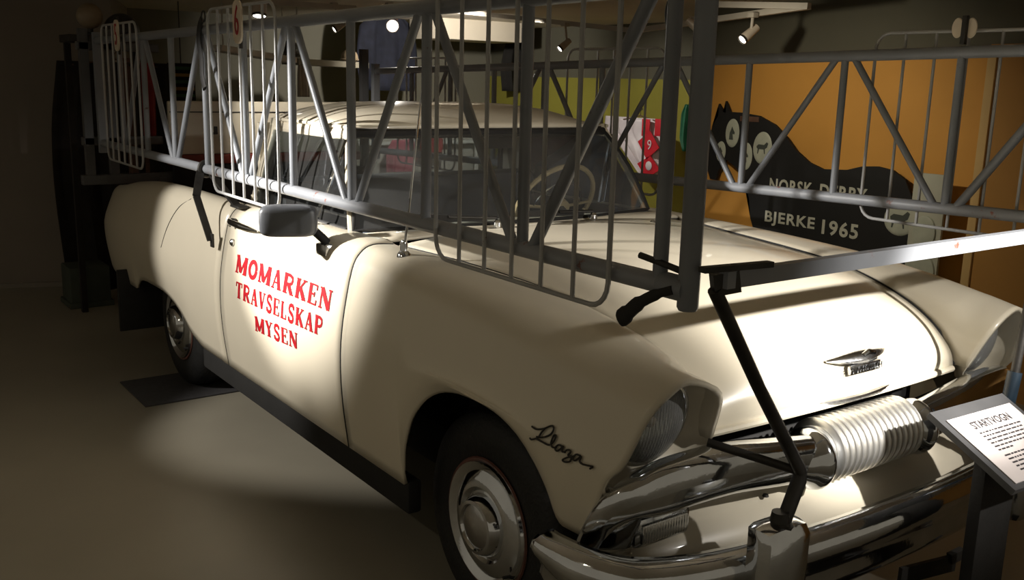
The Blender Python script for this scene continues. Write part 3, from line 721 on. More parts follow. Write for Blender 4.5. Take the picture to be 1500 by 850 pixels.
# dark opening behind, cream splash pan under the grille
obj('grille_opening', box((.47, 0, .70), (.02, 1.20, .22), .004), UNDER, truck)
rows = []
for x, z in ((.590, .640), (.640, .628), (.70, .600), (.75, .560), (.785, .515), (.79, .46)):
    rows.append([Vector((x-.10*(abs(k)/10)**2.2, k/10*.865, z-.01*(abs(k)/10)**2)) for k in range(-10, 11)])
obj('splash_pan', grid(rows), CREAM, truck, solid=.008)
for s in (-1, 1): obj('pan_bolt', lathe([(.009, 0), (.007, .006), (0, .007)], 10, 'z', (.70, s*.38, .598)), DARKMETAL, truck)
# bumper
bp = [(.495, .945), (.55, .950), (.625, .945), (.70, .915), (.755, .86), (.795, .77), (.825, .64), (.848, .48), (.862, .30), (.868, .12)]
path = [Vector((x, -y, 0)) for x, y in bp]+[Vector((.868, 0, 0))]+[Vector((x, y, 0)) for x, y in reversed(bp)]
path = catmull(path, 4)
prof = [(-.006, -.100), (.008, -.102), (.020, -.088), (.026, -.062), (.022, -.035), (.030, -.012), (.050, .018), (.056, .042), (.050, .066), (.034, .084), (.010, .092), (-.010, .090)]
rws = []
for i, p in enumerate(path):
    tn = (path[min(i+1, len(path)-1)]-path[max(i-1, 0)]).normalized(); nrm = Vector((tn.y, -tn.x, 0))
    e = min(i, len(path)-1-i)/8; k = .72+.28*smooth(e)
    rws.append([p+nrm*o+Vector((0, 0, .487+z*k+.06*(1-k))) for o, z in prof])
bumper = obj('front_bumper', grid(rws), CHROME, truck, solid=.012)
for s in (-1, 1):
    g = obj('bumper_guard', [([(x+.03*(1-((z-.52)/.15)**2), y, z) for x, y, z in v], f) for v, f in [box((.895, s*.585, .52), (.085, .155, .285), .034)]][0], CHROME, truck)
rb = [(-4.30, -.66), (-4.34, -.5), (-4.36, 0), (-4.34, .5), (-4.30, .66)]
obj('rear_bumper', tube(catmull([(x, y, .46) for x, y in rb], 4), .075, 10, flat=(.35, 1.)), CHROME_OLD, truck)
tb = empty('tow_bracket'); tb.parent = truck
obj('bracket_plate', obox((.87, .02, .325), (.90, .25, .315), .012, .05), DARKMETAL, tb)
obj('bracket_hook', obox((.89, .0, .305), (.92, -.10, .295), .02, .018), DARKMETAL, tb)
obj('bracket_tab', obox((.90, .22, .335), (.91, .27, .345), .02, .03), DARKMETAL, tb)
# starter's box at the rear of the bed: cream panel on a red base
cb = empty('starter_box'); cb.parent = truck
obj('box_panel', box((-4.06, .20, 1.315), (.04, 1.32, .335), .012), CREAM_IN, cb)
obj('box_seam', box((-4.037, .20, 1.415), (.004, 1.31, .006)), DARKTRIM, cb)
obj('box_base', box((-4.06, .20, 1.115), (.06, 1.34, .06), .008), RED_BED, cb)
obj('box_stand', box((-4.06, .20, .90), (.045, 1.28, .38), .006), UNDER, cb)
p = at(316, 191, 0, -4.03); obj('box_latch', join(box((-4.03, p.y, p.z), (.02, .02, .05), .004), box((-4.028, p.y-.02, p.z-.018), (.02, .06, .014), .003)), DARKMETAL, cb)
p = at(324, 203, 0, -4.03); obj('box_keyhole', box((-4.035, p.y, p.z), (.012, .012, .035), .003), DARKMETAL, cb)
# ================================================================== STARTING GATE
def make_wing(name, label, yf, zb, zt, out, numerals, x_rear, x_front):
    """yf,zb,zt: functions of x for the plane, bottom rail and top rail; out = sign of the outer side"""
    root = empty(name, (-4.05, yf(-4.05), 0)); tag(root, label, 'gate wing', 'folding starting gate wings')
    off = Vector((-4.05, yf(-4.05), 0))
    def part(nm, vf, m, parent=root, smooth=True):
        return obj(nm, ([Vector(v)-off for v in vf[0]], vf[1]), m, parent, smooth)
    Bp = lambda x, dy=0: Vector((x, yf(x)+dy, zb(x))); Tp = lambda x, dy=0: Vector((x, yf(x)+dy, zt(x)))
    xs = [x_rear+(x_front-x_rear)*i/8 for i in range(9)]
    part('bottom_rail', tube([Bp(x) for x in xs], .0215, 14), GREYPAINT2)
    part('top_rail', tube([Tp(x) for x in xs], .0215, 14), GREYPAINT)
    vx = [.306-.481*i for i in range(9)]
    for x in vx: part('vertical_brace', tube([Bp(x), Tp(x)], .0150, 10), GREYPAINT)
    for i in range(len(vx)-1):
        a, b = vx[i], vx[i+1]; d = .035
        lo, hi = (a, b) if i % 2 == 0 else (b, a)
        sg = 1 if hi > lo else -1
        part('diagonal_brace', tube([Bp(lo+sg*d), Tp(hi-sg*d)], .0135, 10), GREYPAINT)
    part('diagonal_brace', tube([Bp(.306+.04), Tp(.306+.44)], .0160, 10), GREYPAINT)
    for x in (x_front-.085,): part('vertical_brace', tube([Bp(x), Tp(x)], .0165, 10), GREYPAINT)
    part('end_post', tube([Bp(x_front)-Vector((0, 0, .042)), Bp(x_front)-Vector((0, 0, .036)), Tp(x_front)+Vector((0, 0, .06))], [.019, .0225, .0225], 14), GREYPAINT)
    part('end_sleeve', tube([Bp(x_front-.075), Bp(x_front)], .027, 14), GREYPAINT)
    part('rear_post', obox(Bp(x_rear)-Vector((0, 0, .06)), Tp(x_rear)+Vector((0, 0, .05)), .045, .045, (0, 1, 0)), GREYPAINT, smooth=False)
    for c, num in zip((.305, -1.57, -3.42), numerals):
        half = .37; lo, hi = -.078, .075; r = .06; dy = out*.032
        pn = empty('guard_panel'); pn.parent = root
        zb_, zt_ = zb(c)+lo, zt(c)+hi; loop = []
        for cx, cz, q in ((half-r, zt_-r, 0), (-half+r, zt_-r, 1), (-half+r, zb_+r, 2), (half-r, zb_+r, 3)):
            for k in range(6):
                a = math.pi/2*(q+k/5); x = c+cx+r*math.cos(a); loop.append(Vector((x, yf(x)+dy, cz+r*math.sin(a))))
        part('panel_frame', tube(loop, .0062, 8, closed=True), THINBAR, pn)
        for i in range(1, 6):
            x = c-half+2*half*i/6
            part('panel_bar', tube([Vector((x, yf(x)+dy, zb_)), Vector((x, yf(x)+dy, zt_))], .0058, 8), THINBAR, pn)
        if num:
            hw, hh = .044, .082; pz = zt(c)+.012; py = yf(c)+dy+out*.012; rr = .038; out_l = []
            for cx, cz, q in ((hw-rr, hh-rr, 0), (-hw+rr, hh-rr, 1), (-hw+rr, -hh+rr, 2), (hw-rr, -hh+rr, 3)):
                for k in range(6):
                    a = math.pi/2*(q+k/5); out_l.append((c+.02+cx+rr*math.cos(a), pz+cz+rr*math.sin(a)))
            pl = part('number_plate', poly_prism(out_l, py-.004, py+.004), PLATEW, root, smooth=False)
            t = place_text('numeral', num, .16, REDTEXT, pl, Vector((c+.02, py+out*.0055, pz))-off, (-out, 0, 0), (0, 0, 1), .001, sx=.62)
            part('plate_strap', box((c+.02, py-out*.010, pz), (.012, .012, .20), .003), DARKMETAL, pl)
    return root, off, part
ny = lambda x: -.92+.06*(.85-x)/4.75
nzb = lambda x: 1.246+.004*x; nzt = lambda x: 1.853+.006*x
near, noff, npart = make_wing('gate_wing', 'grey tubular starting gate wing folded along the lettered side of the truck', ny, nzb, nzt, -1, ('', '6', '5'), -4.05, .888)
fy_ = lambda x: 1.0
fzb = lambda x: 1.236+.022*x; fzt = lambda x: 1.79+.022*x
make_wing('gate_wing', 'grey tubular starting gate wing on the far side, before the orange wall', fy_, fzb, fzt, 1, ('', '', ''), -4.05, .888)
far = [o for o in col.objects if o.get('label', '').startswith('grey tubular starting gate wing on the far')][0]
# back of a number plate on the far wing: two pale lobes and a strap
pl = empty('number_plate'); pl.parent = far
P = Vector((-4.05, 1.0, 0))
for px in (1403, 1423):
    q = at(px, 41, 1, 1.0)-P; obj('plate_lobe', lathe([(.0, -.003), (.024, -.003), (.026, 0), (.024, .003), (.0, .003)], 20, 'y', (0, 0, 0), 1, ends=False), PLATEW, pl).location = q
    pl.children[-1].scale = (.85, 1, 1.35)
q = at(1413, 44, 1, .99)-P; obj('plate_strap', box(q, (.018, .02, .10), .004), DARKMETAL, pl)
# latch lever, pin and strap on the near wing
lev = [at(x, y, 1, -.945)-noff for x, y in ((985, 425), (960, 432), (935, 445), (918, 460), (908, 468))]
obj('latch_lever', tube(catmull(lev, 4), [.010]*4+[.013]*4+[.017]*4+[.021]*4+[.018], 10, flat=(.5, 1.)), BLACK, near)
pin = [at(x, y, 1, -.93)-noff for x, y in ((938, 374), (975, 388), (1010, 402))]
obj('latch_pin', tube(pin, .0075, 8), DARKMETAL, near)
st = [at(x, y, 1, -.91)-noff for x, y in ((296, 28), (292, 40), (291, 60), (295, 85), (296, 110), (300, 130))]
obj('leather_strap', tube(catmull(st, 3), .020, 8, flat=(.35, 1.)), BLACK, near)
rg = [at(298, 24, 1, -.92)-noff+Vector((.022*math.cos(a), 0, .022*math.sin(a))) for a in [2*math.pi*k/14 for k in range(14)]]
obj('strap_ring', tube(rg, .004, 6, closed=True), DARKMETAL, near)
cb_ = [at(x, y, 1, -.885)-noff for x, y in ((979, 2), (976, 18), (977, 35), (980, 52), (985, 66), (980, 76))]
obj('hanging_cable', tube(catmull(cb_, 4), .0035, 6), DARKMETAL, near)
# two-legged bracket that carries the wing on the body side
br = empty('wing_bracket', (-2.0, -.92, 1.03)); tag(br, 'dark flat steel bracket with two legs under the near gate wing, behind the cab', 'bracket')
bo = Vector((-2.0, -.92, 1.03)); cl = Vector((-2.13, ny(-2.13), nzb(-2.13)))
clr = [cl-bo+Vector((0, .030*math.cos(a), .030*math.sin(a))) for a in [2*math.pi*k/16 for k in range(16)]]
obj('clamp', tube(clr, .012, 8, closed=True), DARKMETAL, br)
f1 = Vector((-1.925, -.945, .945)); k1 = Vector((-2.03, -.965, 1.13))
obj('outer_leg', join(obox(cl-bo+Vector((0, -.028, -.012)), k1-bo, .010, .034, (0, -1, 0)), obox(k1-bo, f1-bo, .010, .030, (0, -1, 0))), DARKMETAL, br)
f2 = Vector((-1.86, -.845, 1.098))
obj('inner_leg', join(obox(cl-bo+Vector((0, .02, -.02)), f2-bo, .012, .032, (0, -1, 0)), box(f2-bo+Vector((.03, 0, .002)), (.10, .05, .010), .002)), DARKMETAL, br)
obj('foot_plate', box(f1-bo+Vector((0, .006, 0)), (.035, .008, .06), .002), DARKMETAL, br)
# front support: cross bar on two struts standing on the bumper guards
sf = empty('gate_support', (.90, 0, .66)); tag(sf, 'dark steel support frame on the front bumper guards with a cross bar over the hood', 'support frame')
so = Vector((.90, 0, .66))
def sp(nm, vf, m=DARKMETAL, smooth=True): return obj(nm, ([Vector(v)-so for v in vf[0]], vf[1]), m, sf, smooth)
sp('cross_bar', obox((.925, -.86, 1.272), (.925, .97, 1.276), .024, .036), GREYPAINT2, False)
sp('bar_hook', join(obox((.905, -.87, 1.258), (.93, -.82, 1.268), .026, .045), obox((.93, -.93, 1.30), (.945, -.74, 1.298), .02, .012)))
sp('near_strut', tube([(.905, -.575, .64), (.905, -.522, .752), (.905, -.522, .775), (.908, -.70, 1.01), (.910, -.868, 1.25)], [.0185, .0185, .016, .015, .015], 10))
sp('near_brace', tube([(.905, -.515, .768), (.83, -.60, .80), (.735, -.66, .818)], .011, 8, flat=(.5, 1.)))
sp('strut_foot', lathe([(.034, -.02), (.034, .0), (.024, .006), (.02, .03)], 14, 'z', (.905, -.582, .655)))
p1, p2, p3 = at(1476, 592, 0, .905), at(1487, 545, 0, .905), at(1500, 480, 0, .905)
top = p2+(p3-p2)*((1.262-p2.z)/(p3.z-p2.z))
sp('far_strut', tube([(.905, .575, .64), p1, p2, top], [.018, .018, .013, .013], 10), DARKMETAL)
sp('strut_tape', tube([p1.lerp(Vector((.905, .575, .64)), .35), p1, p2], .0205, 10), TAPE)
# rear mounting frame of the wings
rf = empty('gate_rear_frame', (-4.13, 0, .72)); tag(rf, 'dark grey rear mounting frame of the gate at the tail of the truck', 'mounting frame')
ro = Vector((-4.13, 0, .72))
def rp(nm, vf, m=FRAMEG): return obj(nm, ([Vector(v)-ro for v in vf[0]], vf[1]), m, rf, False)
for y in (-.92, -.78): rp('frame_post', obox((-4.13, y, .99), (-4.13, y, 1.90), .05, .05, (1, 0, 0)))
for y in (.95,): rp('frame_post', obox((-4.13, y, .99), (-4.13, y, 1.85), .05, .05, (1, 0, 0)))
rp('frame_beam', box((-4.13, 0, 1.00), (.06, 1.95, .06), .006))
rp('frame_beam', box((-4.13, -.72, 1.80), (.05, .48, .05), .006))
rp('frame_beam', box((-4.13, -.72, 1.235), (.05, .48, .05), .006))
for y in (-.5, .5): rp('frame_leg', obox((-4.11, y, .72), (-4.11, y, 1.0), .05, .05, (1, 0, 0)))
# ================================================================== OTHER THINGS
def fit_text(name, body, m, parent, x0, x1, z0, z1, y, facing=-1, depth=.003, off=Vector((0, 0, 0)), shear=0., up1=None):
    """text on an xz plane seen from the -y side, scaled into the box"""
    me = text_mesh(body, 1., 0, spacing=1.12, bold=.028); xs = [v.co.x for v in me.vertices]; ys = [v.co.y for v in me.vertices]
    a, b, c, d = min(xs), max(xs), min(ys), max(ys)
    for v in me.vertices:
        u = (v.co.x-a)/(b-a); t = (v.co.y-c)/(d-c); v.co = Vector((x0+(x1-x0)*u, y+(facing*depth), z0+(z1-z0)*t+shear*u))-off
    me.name = name; return link(name, me, m, parent, False)
# horse cut-out board -----------------------------------------------------
hy_ = 2.93
hb = empty('horse_board', (-2.0, hy_, 0)); tag(hb, 'black horse-shaped board with white lettering and oval plaques against the orange wall', 'cutout board')
ho = Vector((-2.0, hy_, 0))
px = [(1040, 262), (1034, 240), (1040, 205), (1043, 185), (1052, 170), (1053, 152), (1059, 164), (1063, 165), (1063, 148), (1069, 164), (1085, 165), (1112, 170), (1135, 183), (1150, 199), (1165, 220), (1185, 238), (1205, 248), (1240, 249), (1262, 244), (1285, 244), (1308, 250), (1326, 264), (1336, 290), (1345, 320), (1350, 360)]
ol = [(at(x, y, 1, hy_).x, at(x, y, 1, hy_).z) for x, y in px]
bx_ = lambda x: at(x, 350, 1, hy_).x
ol += [(bx_(1352), .30), (bx_(1352), 0), (bx_(1318), 0), (bx_(1312), .32), (bx_(1290), .46), (bx_(1230), .44), (bx_(1165), .46), (bx_(1158), .30), (bx_(1155), 0), (bx_(1122), 0), (bx_(1120), .34)]
px2 = [(1106, 345), (1099, 320), (1097, 290), (1090, 268), (1078, 246), (1064, 234), (1052, 250), (1048, 264)]
ol += [(at(x, y, 1, hy_).x, at(x, y, 1, hy_).z) for x, y in px2]
bm = bmesh.new(); vs = [bm.verts.new((x-ho.x, 0, z)) for x, z in ol]; f = bm.faces.new(vs)
bmesh.ops.triangulate(bm, faces=[f]); r = bmesh.ops.extrude_face_region(bm, geom=bm.faces[:]); bmesh.ops.translate(bm, vec=(0, .022, 0), verts=[v for v in r['geom'] if isinstance(v, bmesh.types.BMVert)])
bmesh.ops.recalc_face_normals(bm, faces=bm.faces); me = bpy.data.meshes.new('horse_silhouette'); bm.to_mesh(me); bm.free(); link('horse_silhouette', me, BLACKBOARD, hb, False)
a, b = at(1122, 302, 1, hy_), at(1258, 352, 1, hy_); c = at(1120, 328, 1, hy_)
def board_words(words, xa, xb, z, h):
    tot = sum(len(w_) for w_ in words)+.7*(len(words)-1); cur = 0
    for w_ in words:
        u0 = xa+(xb-xa)*cur/tot; u1 = xa+(xb-xa)*(cur+len(w_)-.12)/tot; cur += len(w_)+.7
        fit_text('lettering_'+w_.lower(), w_, BOARDW, hb, u0, u1, z, z+h, hy_, off=ho)
board_words(('BJERKE', '1965'), c.x, b.x, b.z, .098)
a, b = at(1127, 279, 1, hy_), at(1271, 300, 1, hy_)
board_words(('NORSK', 'DERBY'), a.x, b.x, (a.z+b.z)/2, .09)
def plaque(cx, cy, rx, ry, style):
    c = at(cx, cy, 1, hy_); sx_ = abs(at(cx+rx, cy, 1, hy_).x-c.x); sz = abs(at(cx, cy+ry, 1, hy_).z-c.z)
    V, F = lathe([(0, .006), (.8, .006), (.96, .004), (1., 0)], 28, 'y', (0, 0, 0), -1, ends=False)
    o = obj('plaque', ([(x*sx_, y, z*sz) for x, y, z in V], F), PLAQUE, hb); o.location = c-ho
    # small horse drawing
    k = sx_; body = [(-.55, .1), (-.35, .22), (.2, .2), (.45, .38), (.6, .3), (.5, .05), (.3, -.05), (.34, -.35), (.26, -.35), (.18, -.08), (-.28, -.08), (-.36, -.36), (-.44, -.36), (-.42, -.05), (-.52, -.02)]
    if style == 'portrait': body = [(-.35, -.55), (-.3, .0), (-.1, .35), (.0, .55), (.12, .35), (.4, .05), (.35, -.1), (.1, -.05), (.2, -.55)]
    obj('plaque_drawing', poly_prism([(x*k*1.05, z*k*1.35) for x, z in body], -.0075, -.006), PLAQUE_INK, o, False)
for args in ((1073, 195, 10, 21, 'portrait'), (1117, 217, 14, 24, 'run'), (1056, 222, 7, 15, 'portrait'), (1093, 229, 9, 20, 'portrait'), (1318, 322, 24, 24, 'run')): plaque(*args)
a, b, = at(1085, 171, 1, hy_), at(1112, 178, 1, hy_)
obj('ribbon', box(((a.x+b.x)/2-ho.x, -.003, (a.z+b.z)/2), (abs(b.x-a.x), .006, .035), .001), BROWNW, hb)
# white panel with plaques at the rump side
wp_y = 2.86; a, b = at(1338, 285, 1, wp_y), at(1371, 415, 1, wp_y)
pb = empty('plaque_panel', ((a.x+b.x)/2, wp_y, 0)); tag(pb, 'pale narrow panel with white oval plaques leaning beside the black horse board', 'display panel')
obj('panel_board', box((0, 0, .60), (abs(b.x-a.x), .02, 1.2), .003), mat('pale_panel', (.42, .42, .34), .6, 0, .08, 5), pb)
for zc, r_ in ((.86, .085), (.62, .11)):
    V, F = lathe([(0, .012), (.8, .012), (.96, .008), (1, 0)], 28, 'y', (0, 0, 0), -1, ends=False)
    o = obj('oval_plaque', ([(x*r_*.85, y-.008, z*r_*1.2) for x, y, z in V], F), PLAQUE, pb); o.location = (0, -.004, zc)

# cloth helper ---------------------------------------------------------------
def cloth(name, rows, m, parent, axis, folds=5, amp=.02, seed=1, off=Vector((0, 0, 0)), solid=.006):
    """rows: (z, left, right) along the other horizontal axis; axis=('x',val) plane x=val or ('y',val)"""
    rnd = random.Random(seed); ph = [rnd.uniform(0, 6) for _ in range(3)]; out = []
    tab = sorted(rows); N = 28
    for i in range(15):
        z = tab[0][0]+(tab[-1][0]-tab[0][0])*i/14
        l = interp([(q[0], q[1]) for q in tab], z); r = interp([(q[0], q[2]) for q in tab], z); row = []
        for k in range(N+1):
            u = k/N; s = l+(r-l)*u
            d = amp*(math.sin(u*folds*6.28+ph[0]+z*1.5)+.5*math.sin(u*folds*11+ph[1]-z*3))*(.5+.5*(1-i/14))
            row.append((Vector((axis[1]+d, s, z)) if axis[0] == 'x' else Vector((s, axis[1]+d, z)))-off)
        out.append(row)
    return obj(name, grid(out), m, parent, solid=solid)
def hanging(name, label, cat, rows, m, axis, group=None, hook=None, **kw):
    z1 = max(q[0] for q in rows); mid = sum((q[1]+q[2])/2 for q in rows)/len(rows)
    base = Vector((axis[1], mid, z1)) if axis[0] == 'x' else Vector((mid, axis[1], z1))
    r = empty(name, base); tag(r, label, cat, group)
    cloth('cloth', rows, m, r, axis, off=base, **kw)
    wdt = .36*abs(rows[0][2]-rows[0][1])
    d = Vector((0, 1, 0)) if axis[0] == 'x' else Vector((1, 0, 0))
    obj('hanger', tube([-d*wdt+Vector((0, 0, -.03)), Vector((0, 0, .02)), d*wdt+Vector((0, 0, -.03))], .006, 6), BROWNW, r)
    obj('hanger_hook', tube([Vector((0, 0, .02)), Vector((0, 0, .06)), d*.02+Vector((0, 0, .085)), d*.03+Vector((0, 0, .065))], .003, 6), DARKMETAL, r)
    return r, base
def zr(axis, ax, pts):
    """pixel rows (py, left px, right px) -> (z,left,right)"""
    out = []
    for py, l, r_ in pts:
        A, B = at(l, py, ax, axis), at(r_, py, ax, axis); k = 1 if ax == 0 else 0
        out.append(((A.z+B.z)/2, A[k], B[k]))
    return out
# jockey silks before the green wall
SY = 3.75
sr, sb = hanging('racing_silk', 'white racing silk shirt with red diamonds hanging before the yellow-green wall', 'shirt', zr(SY, 1, [(172, 888, 968), (190, 886, 972), (215, 905, 970), (258, 938, 972)]), SILKW, ('y', SY), folds=4, amp=.025, seed=3)
def dia(cx, cy, hw, hh, nm, m=SILKR):
    c = at(cx, cy, 1, SY-.06); sx_ = abs(at(cx+hw, cy, 1, SY-.06).x-c.x); sz = abs(at(cx, cy+hh, 1, SY-.06).z-c.z)
    return obj(nm, poly_prism([(c.x-sb.x-sx_, c.z-sb.z+.2*sz), (c.x-sb.x+.1*sx_, c.z-sb.z+sz), (c.x-sb.x+sx_, c.z-sb.z-.1*sz), (c.x-sb.x-.1*sx_, c.z-sb.z-sz)], -.064, -.056), m, sr, False)
dia(950, 213, 16, 21, 'red_diamond'); dia(950, 245, 17, 17, 'red_diamond')
for cx_, w_ in ((946, 5), (964, 4)):
    a_, b_ = at(cx_-w_, 174, 1, SY-.06), at(cx_+w_, 200, 1, SY-.06)
    obj('red_stripe', box(((a_.x+b_.x)/2-sb.x, -.058, (a_.z+b_.z)/2-sb.z), (b_.x-a_.x, .008, a_.z-b_.z), .002), SILKR, sr)
c = at(951, 213, 1, SY-.07); place_text('number_nine', '9', .12, SILKW, sr, c-sb, (1, 0, 0), (0, 0, 1), .001)
c = at(950, 243, 1, SY-.07); obj('white_patch', lathe([(0, .003), (.035, .003), (.04, 0)], 16, 'y', c-sb, -1, ends=False), SILKW, sr)
hanging('racing_silk', 'dark green racing silk hanging beside the white and red shirt', 'shirt', zr(3.7, 1, [(153, 1004, 1016), (170, 998, 1022), (200, 996, 1020), (222, 1000, 1016)]), SILKG, ('y', 3.7), folds=3, amp=.02, seed=5)
# clothes at the back wall
hanging('navy_jacket', 'navy wool jacket hanging high at the back wall behind the lit spotlight', 'jacket', zr(-6.4, 0, [(24, 545, 590), (40, 528, 606), (90, 524, 612), (133, 530, 608)]), NAVY, ('x', -6.4), folds=3, amp=.03, seed=8)
hanging('black_coat', 'black coat hanging below the ceiling track above the truck roof', 'coat', zr(-6.6, 0, [(34, 752, 798), (60, 742, 806), (100, 735, 808), (134, 738, 806)]), BLACKCLOTH, ('x', -6.6), folds=3, amp=.03, seed=9)
hanging('pale_scarf', 'pale narrow cloth hanging under the white shelf', 'cloth', zr(-5.6, 0, [(84, 438, 448), (110, 436, 452), (142, 437, 454)]), PALECLOTH, ('x', -5.6), folds=2, amp=.012, seed=10)
hanging('pink_jacket', 'pink jacket seen through the cab, hanging behind the truck', 'jacket', zr(-5.7, 0, [(205, 575, 605), (225, 566, 612), (268, 566, 600)]), PINK, ('x', -5.7), folds=3, amp=.02, seed=12)
hanging('red_jacket', 'bright red jacket seen through the rear window beside the pink one', 'jacket', zr(-5.7, 0, [(196, 622, 640), (206, 615, 648), (224, 616, 646)]), REDCLOTH, ('x', -5.7), folds=3, amp=.02, seed=13)
# clothes rack that carries the pink and red jackets
ck = empty('display_rack', (-5.7, 2.3, 0)); tag(ck, 'white display rack with rails behind the truck, seen through the cab', 'rack')
for z in (1.425, 1.065): obj('rack_rail', box((-.085 if z < 1.2 else -.02, 0, z), (.03 if z < 1.2 else .08, 1.5, .03), .004), SHELFW, ck)
for y in (-.72, 0, .72): obj('rack_post', box((-.06, y, .71), (.03, .03, 1.42), .004), SHELFW, ck)
obj('rack_back', box((-.14, 0, .75), (.01, 1.46, 1.2)), PALECLOTH, ck)
# white shelf with helmets
a, b = at(315, 70, 0, -5.35), at(425, 88, 0, -5.55)
sh = empty('wall_shelf', (a+b)/2); tag(sh, 'white shelf board hanging behind the near gate wing', 'shelf')
mid = (a+b)/2
obj('shelf_board', obox(a-mid, b-mid, .18, .045), SHELFW, sh, False)
for t in (.1, .9): obj('shelf_rod', tube([(a-mid).lerp(b-mid, t), (a-mid).lerp(b-mid, t)+Vector((0, 0, 2.22-mid.z))], .006, 6), TRACKW, sh)
a2, b2 = at(425, 90, 0, -5.6), at(528, 96, 0, -5.9); mid2 = (a2+b2)/2
s2 = empty('wall_shelf', mid2); tag(s2, 'beige shelf board at the back beside the navy jacket', 'shelf')
obj('shelf_board', obox(a2-mid2, b2-mid2, .2, .05), mat('beige_board', (.24, .22, .17), .6, 0, .05, 6), s2, False)
for t in (.1, .9): obj('shelf_rod', tube([(a2-mid2).lerp(b2-mid2, t), (a2-mid2).lerp(b2-mid2, t)+Vector((0, 0, 2.22-mid2.z))], .006, 6), TRACKW, s2)
def helmet(name, label, p, r, m, cat='helmet', brim=True):
    h = empty(name, p); tag(h, label, cat)
    obj('shell', lathe([(r*math.cos(a)*1.0, r*math.sin(a)) for a in [-.35+.24*k for k in range(9)]], 24, 'z', (0, 0, r*.35)), m, h)
    if brim: obj('brim', lathe([(r*.9, 0), (r*1.12, -.004), (r*1.14, .004), (r*.95, .014)], 24, 'z', (0, 0, r*.12)), m, h)
    return h
p = at(512, 74, 0, -5.75); helmet('riding_helmet', 'beige riding helmet on the shelf left of the navy jacket', Vector((p.x, p.y, (a2.z+b2.z)/2+.03)), .075, GLOBE)
p = at(424, 62, 0, -5.5); helmet('riding_helmet', 'dark riding helmet on the white shelf', Vector((b.x+.02, b.y-.02, b.z+.025)), .10, HELMET)
# left corner: shelf, globe, helmets, curtain, box
p = at(140, 58, 0, -4.83); lb = empty('corner_shelf', (p.x, p.y, 0)); tag(lb, 'dark standing shelf in the left corner carrying the globe lamp and helmet', 'shelf')
obj('shelf_top', box((0, .05, p.z), (.26, .50, .05), .006), DARKMETAL, lb)
for y in (-.17, .27): obj('shelf_post', box((-.05, y, p.z/2-.013), (.04, .04, p.z-.03), .004), CURTAIN, lb)
zt_ = p.z+.025
q = at(131, 22, 0, -4.83); gl = empty('globe_lamp', (q.x, q.y, zt_)); tag(gl, 'unlit frosted globe lamp on the shelf in the dark left corner', 'lamp')
obj('globe', lathe([(.083*math.cos(a_), .083*math.sin(a_)) for a_ in [-1.45+.242*k for k in range(13)]], 24, 'z', (0, 0, .125)), GLOBE, gl)
obj('lamp_foot', lathe([(.045, 0), (.045, .012), (.018, .02), (.018, .055)], 16, 'z'), DARKMETAL, gl)
q = at(178, 40, 0, -4.83); helmet('riding_helmet', 'large dark helmet beside the globe lamp in the left corner', Vector((q.x, q.y, zt_)), .115, HELMET)
hanging('dark_curtain', 'dark curtain hanging in the left corner behind the tail of the truck', 'curtain', [(.02, -.83, .05), (.9, -.88, .05), (1.2, -.87, .05), (1.72, -.80, .0)], CURTAIN, ('x', -5.45), folds=4, amp=.03, seed=21)
p0, p1 = at(105, 452, 2, 0), at(165, 448, 2, 0)
gb = empty('green_box', ((p0.x+p1.x)/2-.14, (p0.y+p1.y)/2, 0)); tag(gb, 'low dark green box on the floor below the dark curtain', 'box')
obj('box_body', box((0, 0, .16), (.28, .27, .26), .012), GREENBOX, gb); obj('box_plinth', box((0, 0, .02), (.31, .30, .04), .006), GREENBOX, gb)
# striped board
c = at(266, 120, 0, -6.0); sbd = empty('striped_board', c); tag(sbd, 'dark board with yellow and green stripes behind the gate bars', 'board')
obj('board', box((0, 0, 0), (.02, .22, .30), .004), BLACKCLOTH, sbd)
for k, m in enumerate((BANDG, BANDY, BANDG, BANDY, BANDG)): obj('stripe', box((.012, 0, .11-.055*k), (.006, .20, .026), .002), m, sbd)
obj('board_rod', tube([(0, 0, .14), (0, 0, 2.22-c.z)], .005, 6), DARKMETAL, sbd)
# wooden locker behind the tail
c = at(200, 170, 0, -5.2); lk = empty('wooden_post', (c.x, c.y, 0)); tag(lk, 'reddish brown wooden post behind the rear end of the gate wing', 'post')
obj('post', box((0, 0, .86), (.10, .13, 1.72), .01), BROWNW, lk); obj('post_cap', box((0, 0, 1.735), (.13, .16, .03), .008), BROWNW, lk)
obj('red_pennant', cloth('pennant', [(1.2, .03, .12), (1.72, .03, .13)], REDCLOTH, lk, ('x', .06), folds=2, amp=.012, seed=30).data and box((.055, .0, 1.70), (.012, .10, .02), .003), DARKMETAL, lk)
# floor mat
fm = obj('floor_mat', box((-2.86, -.76, .004), (.48, .63, .008), .002), MATM); tag(fm, 'dark grey square mat under the rear wheel on the lettered side', 'mat')
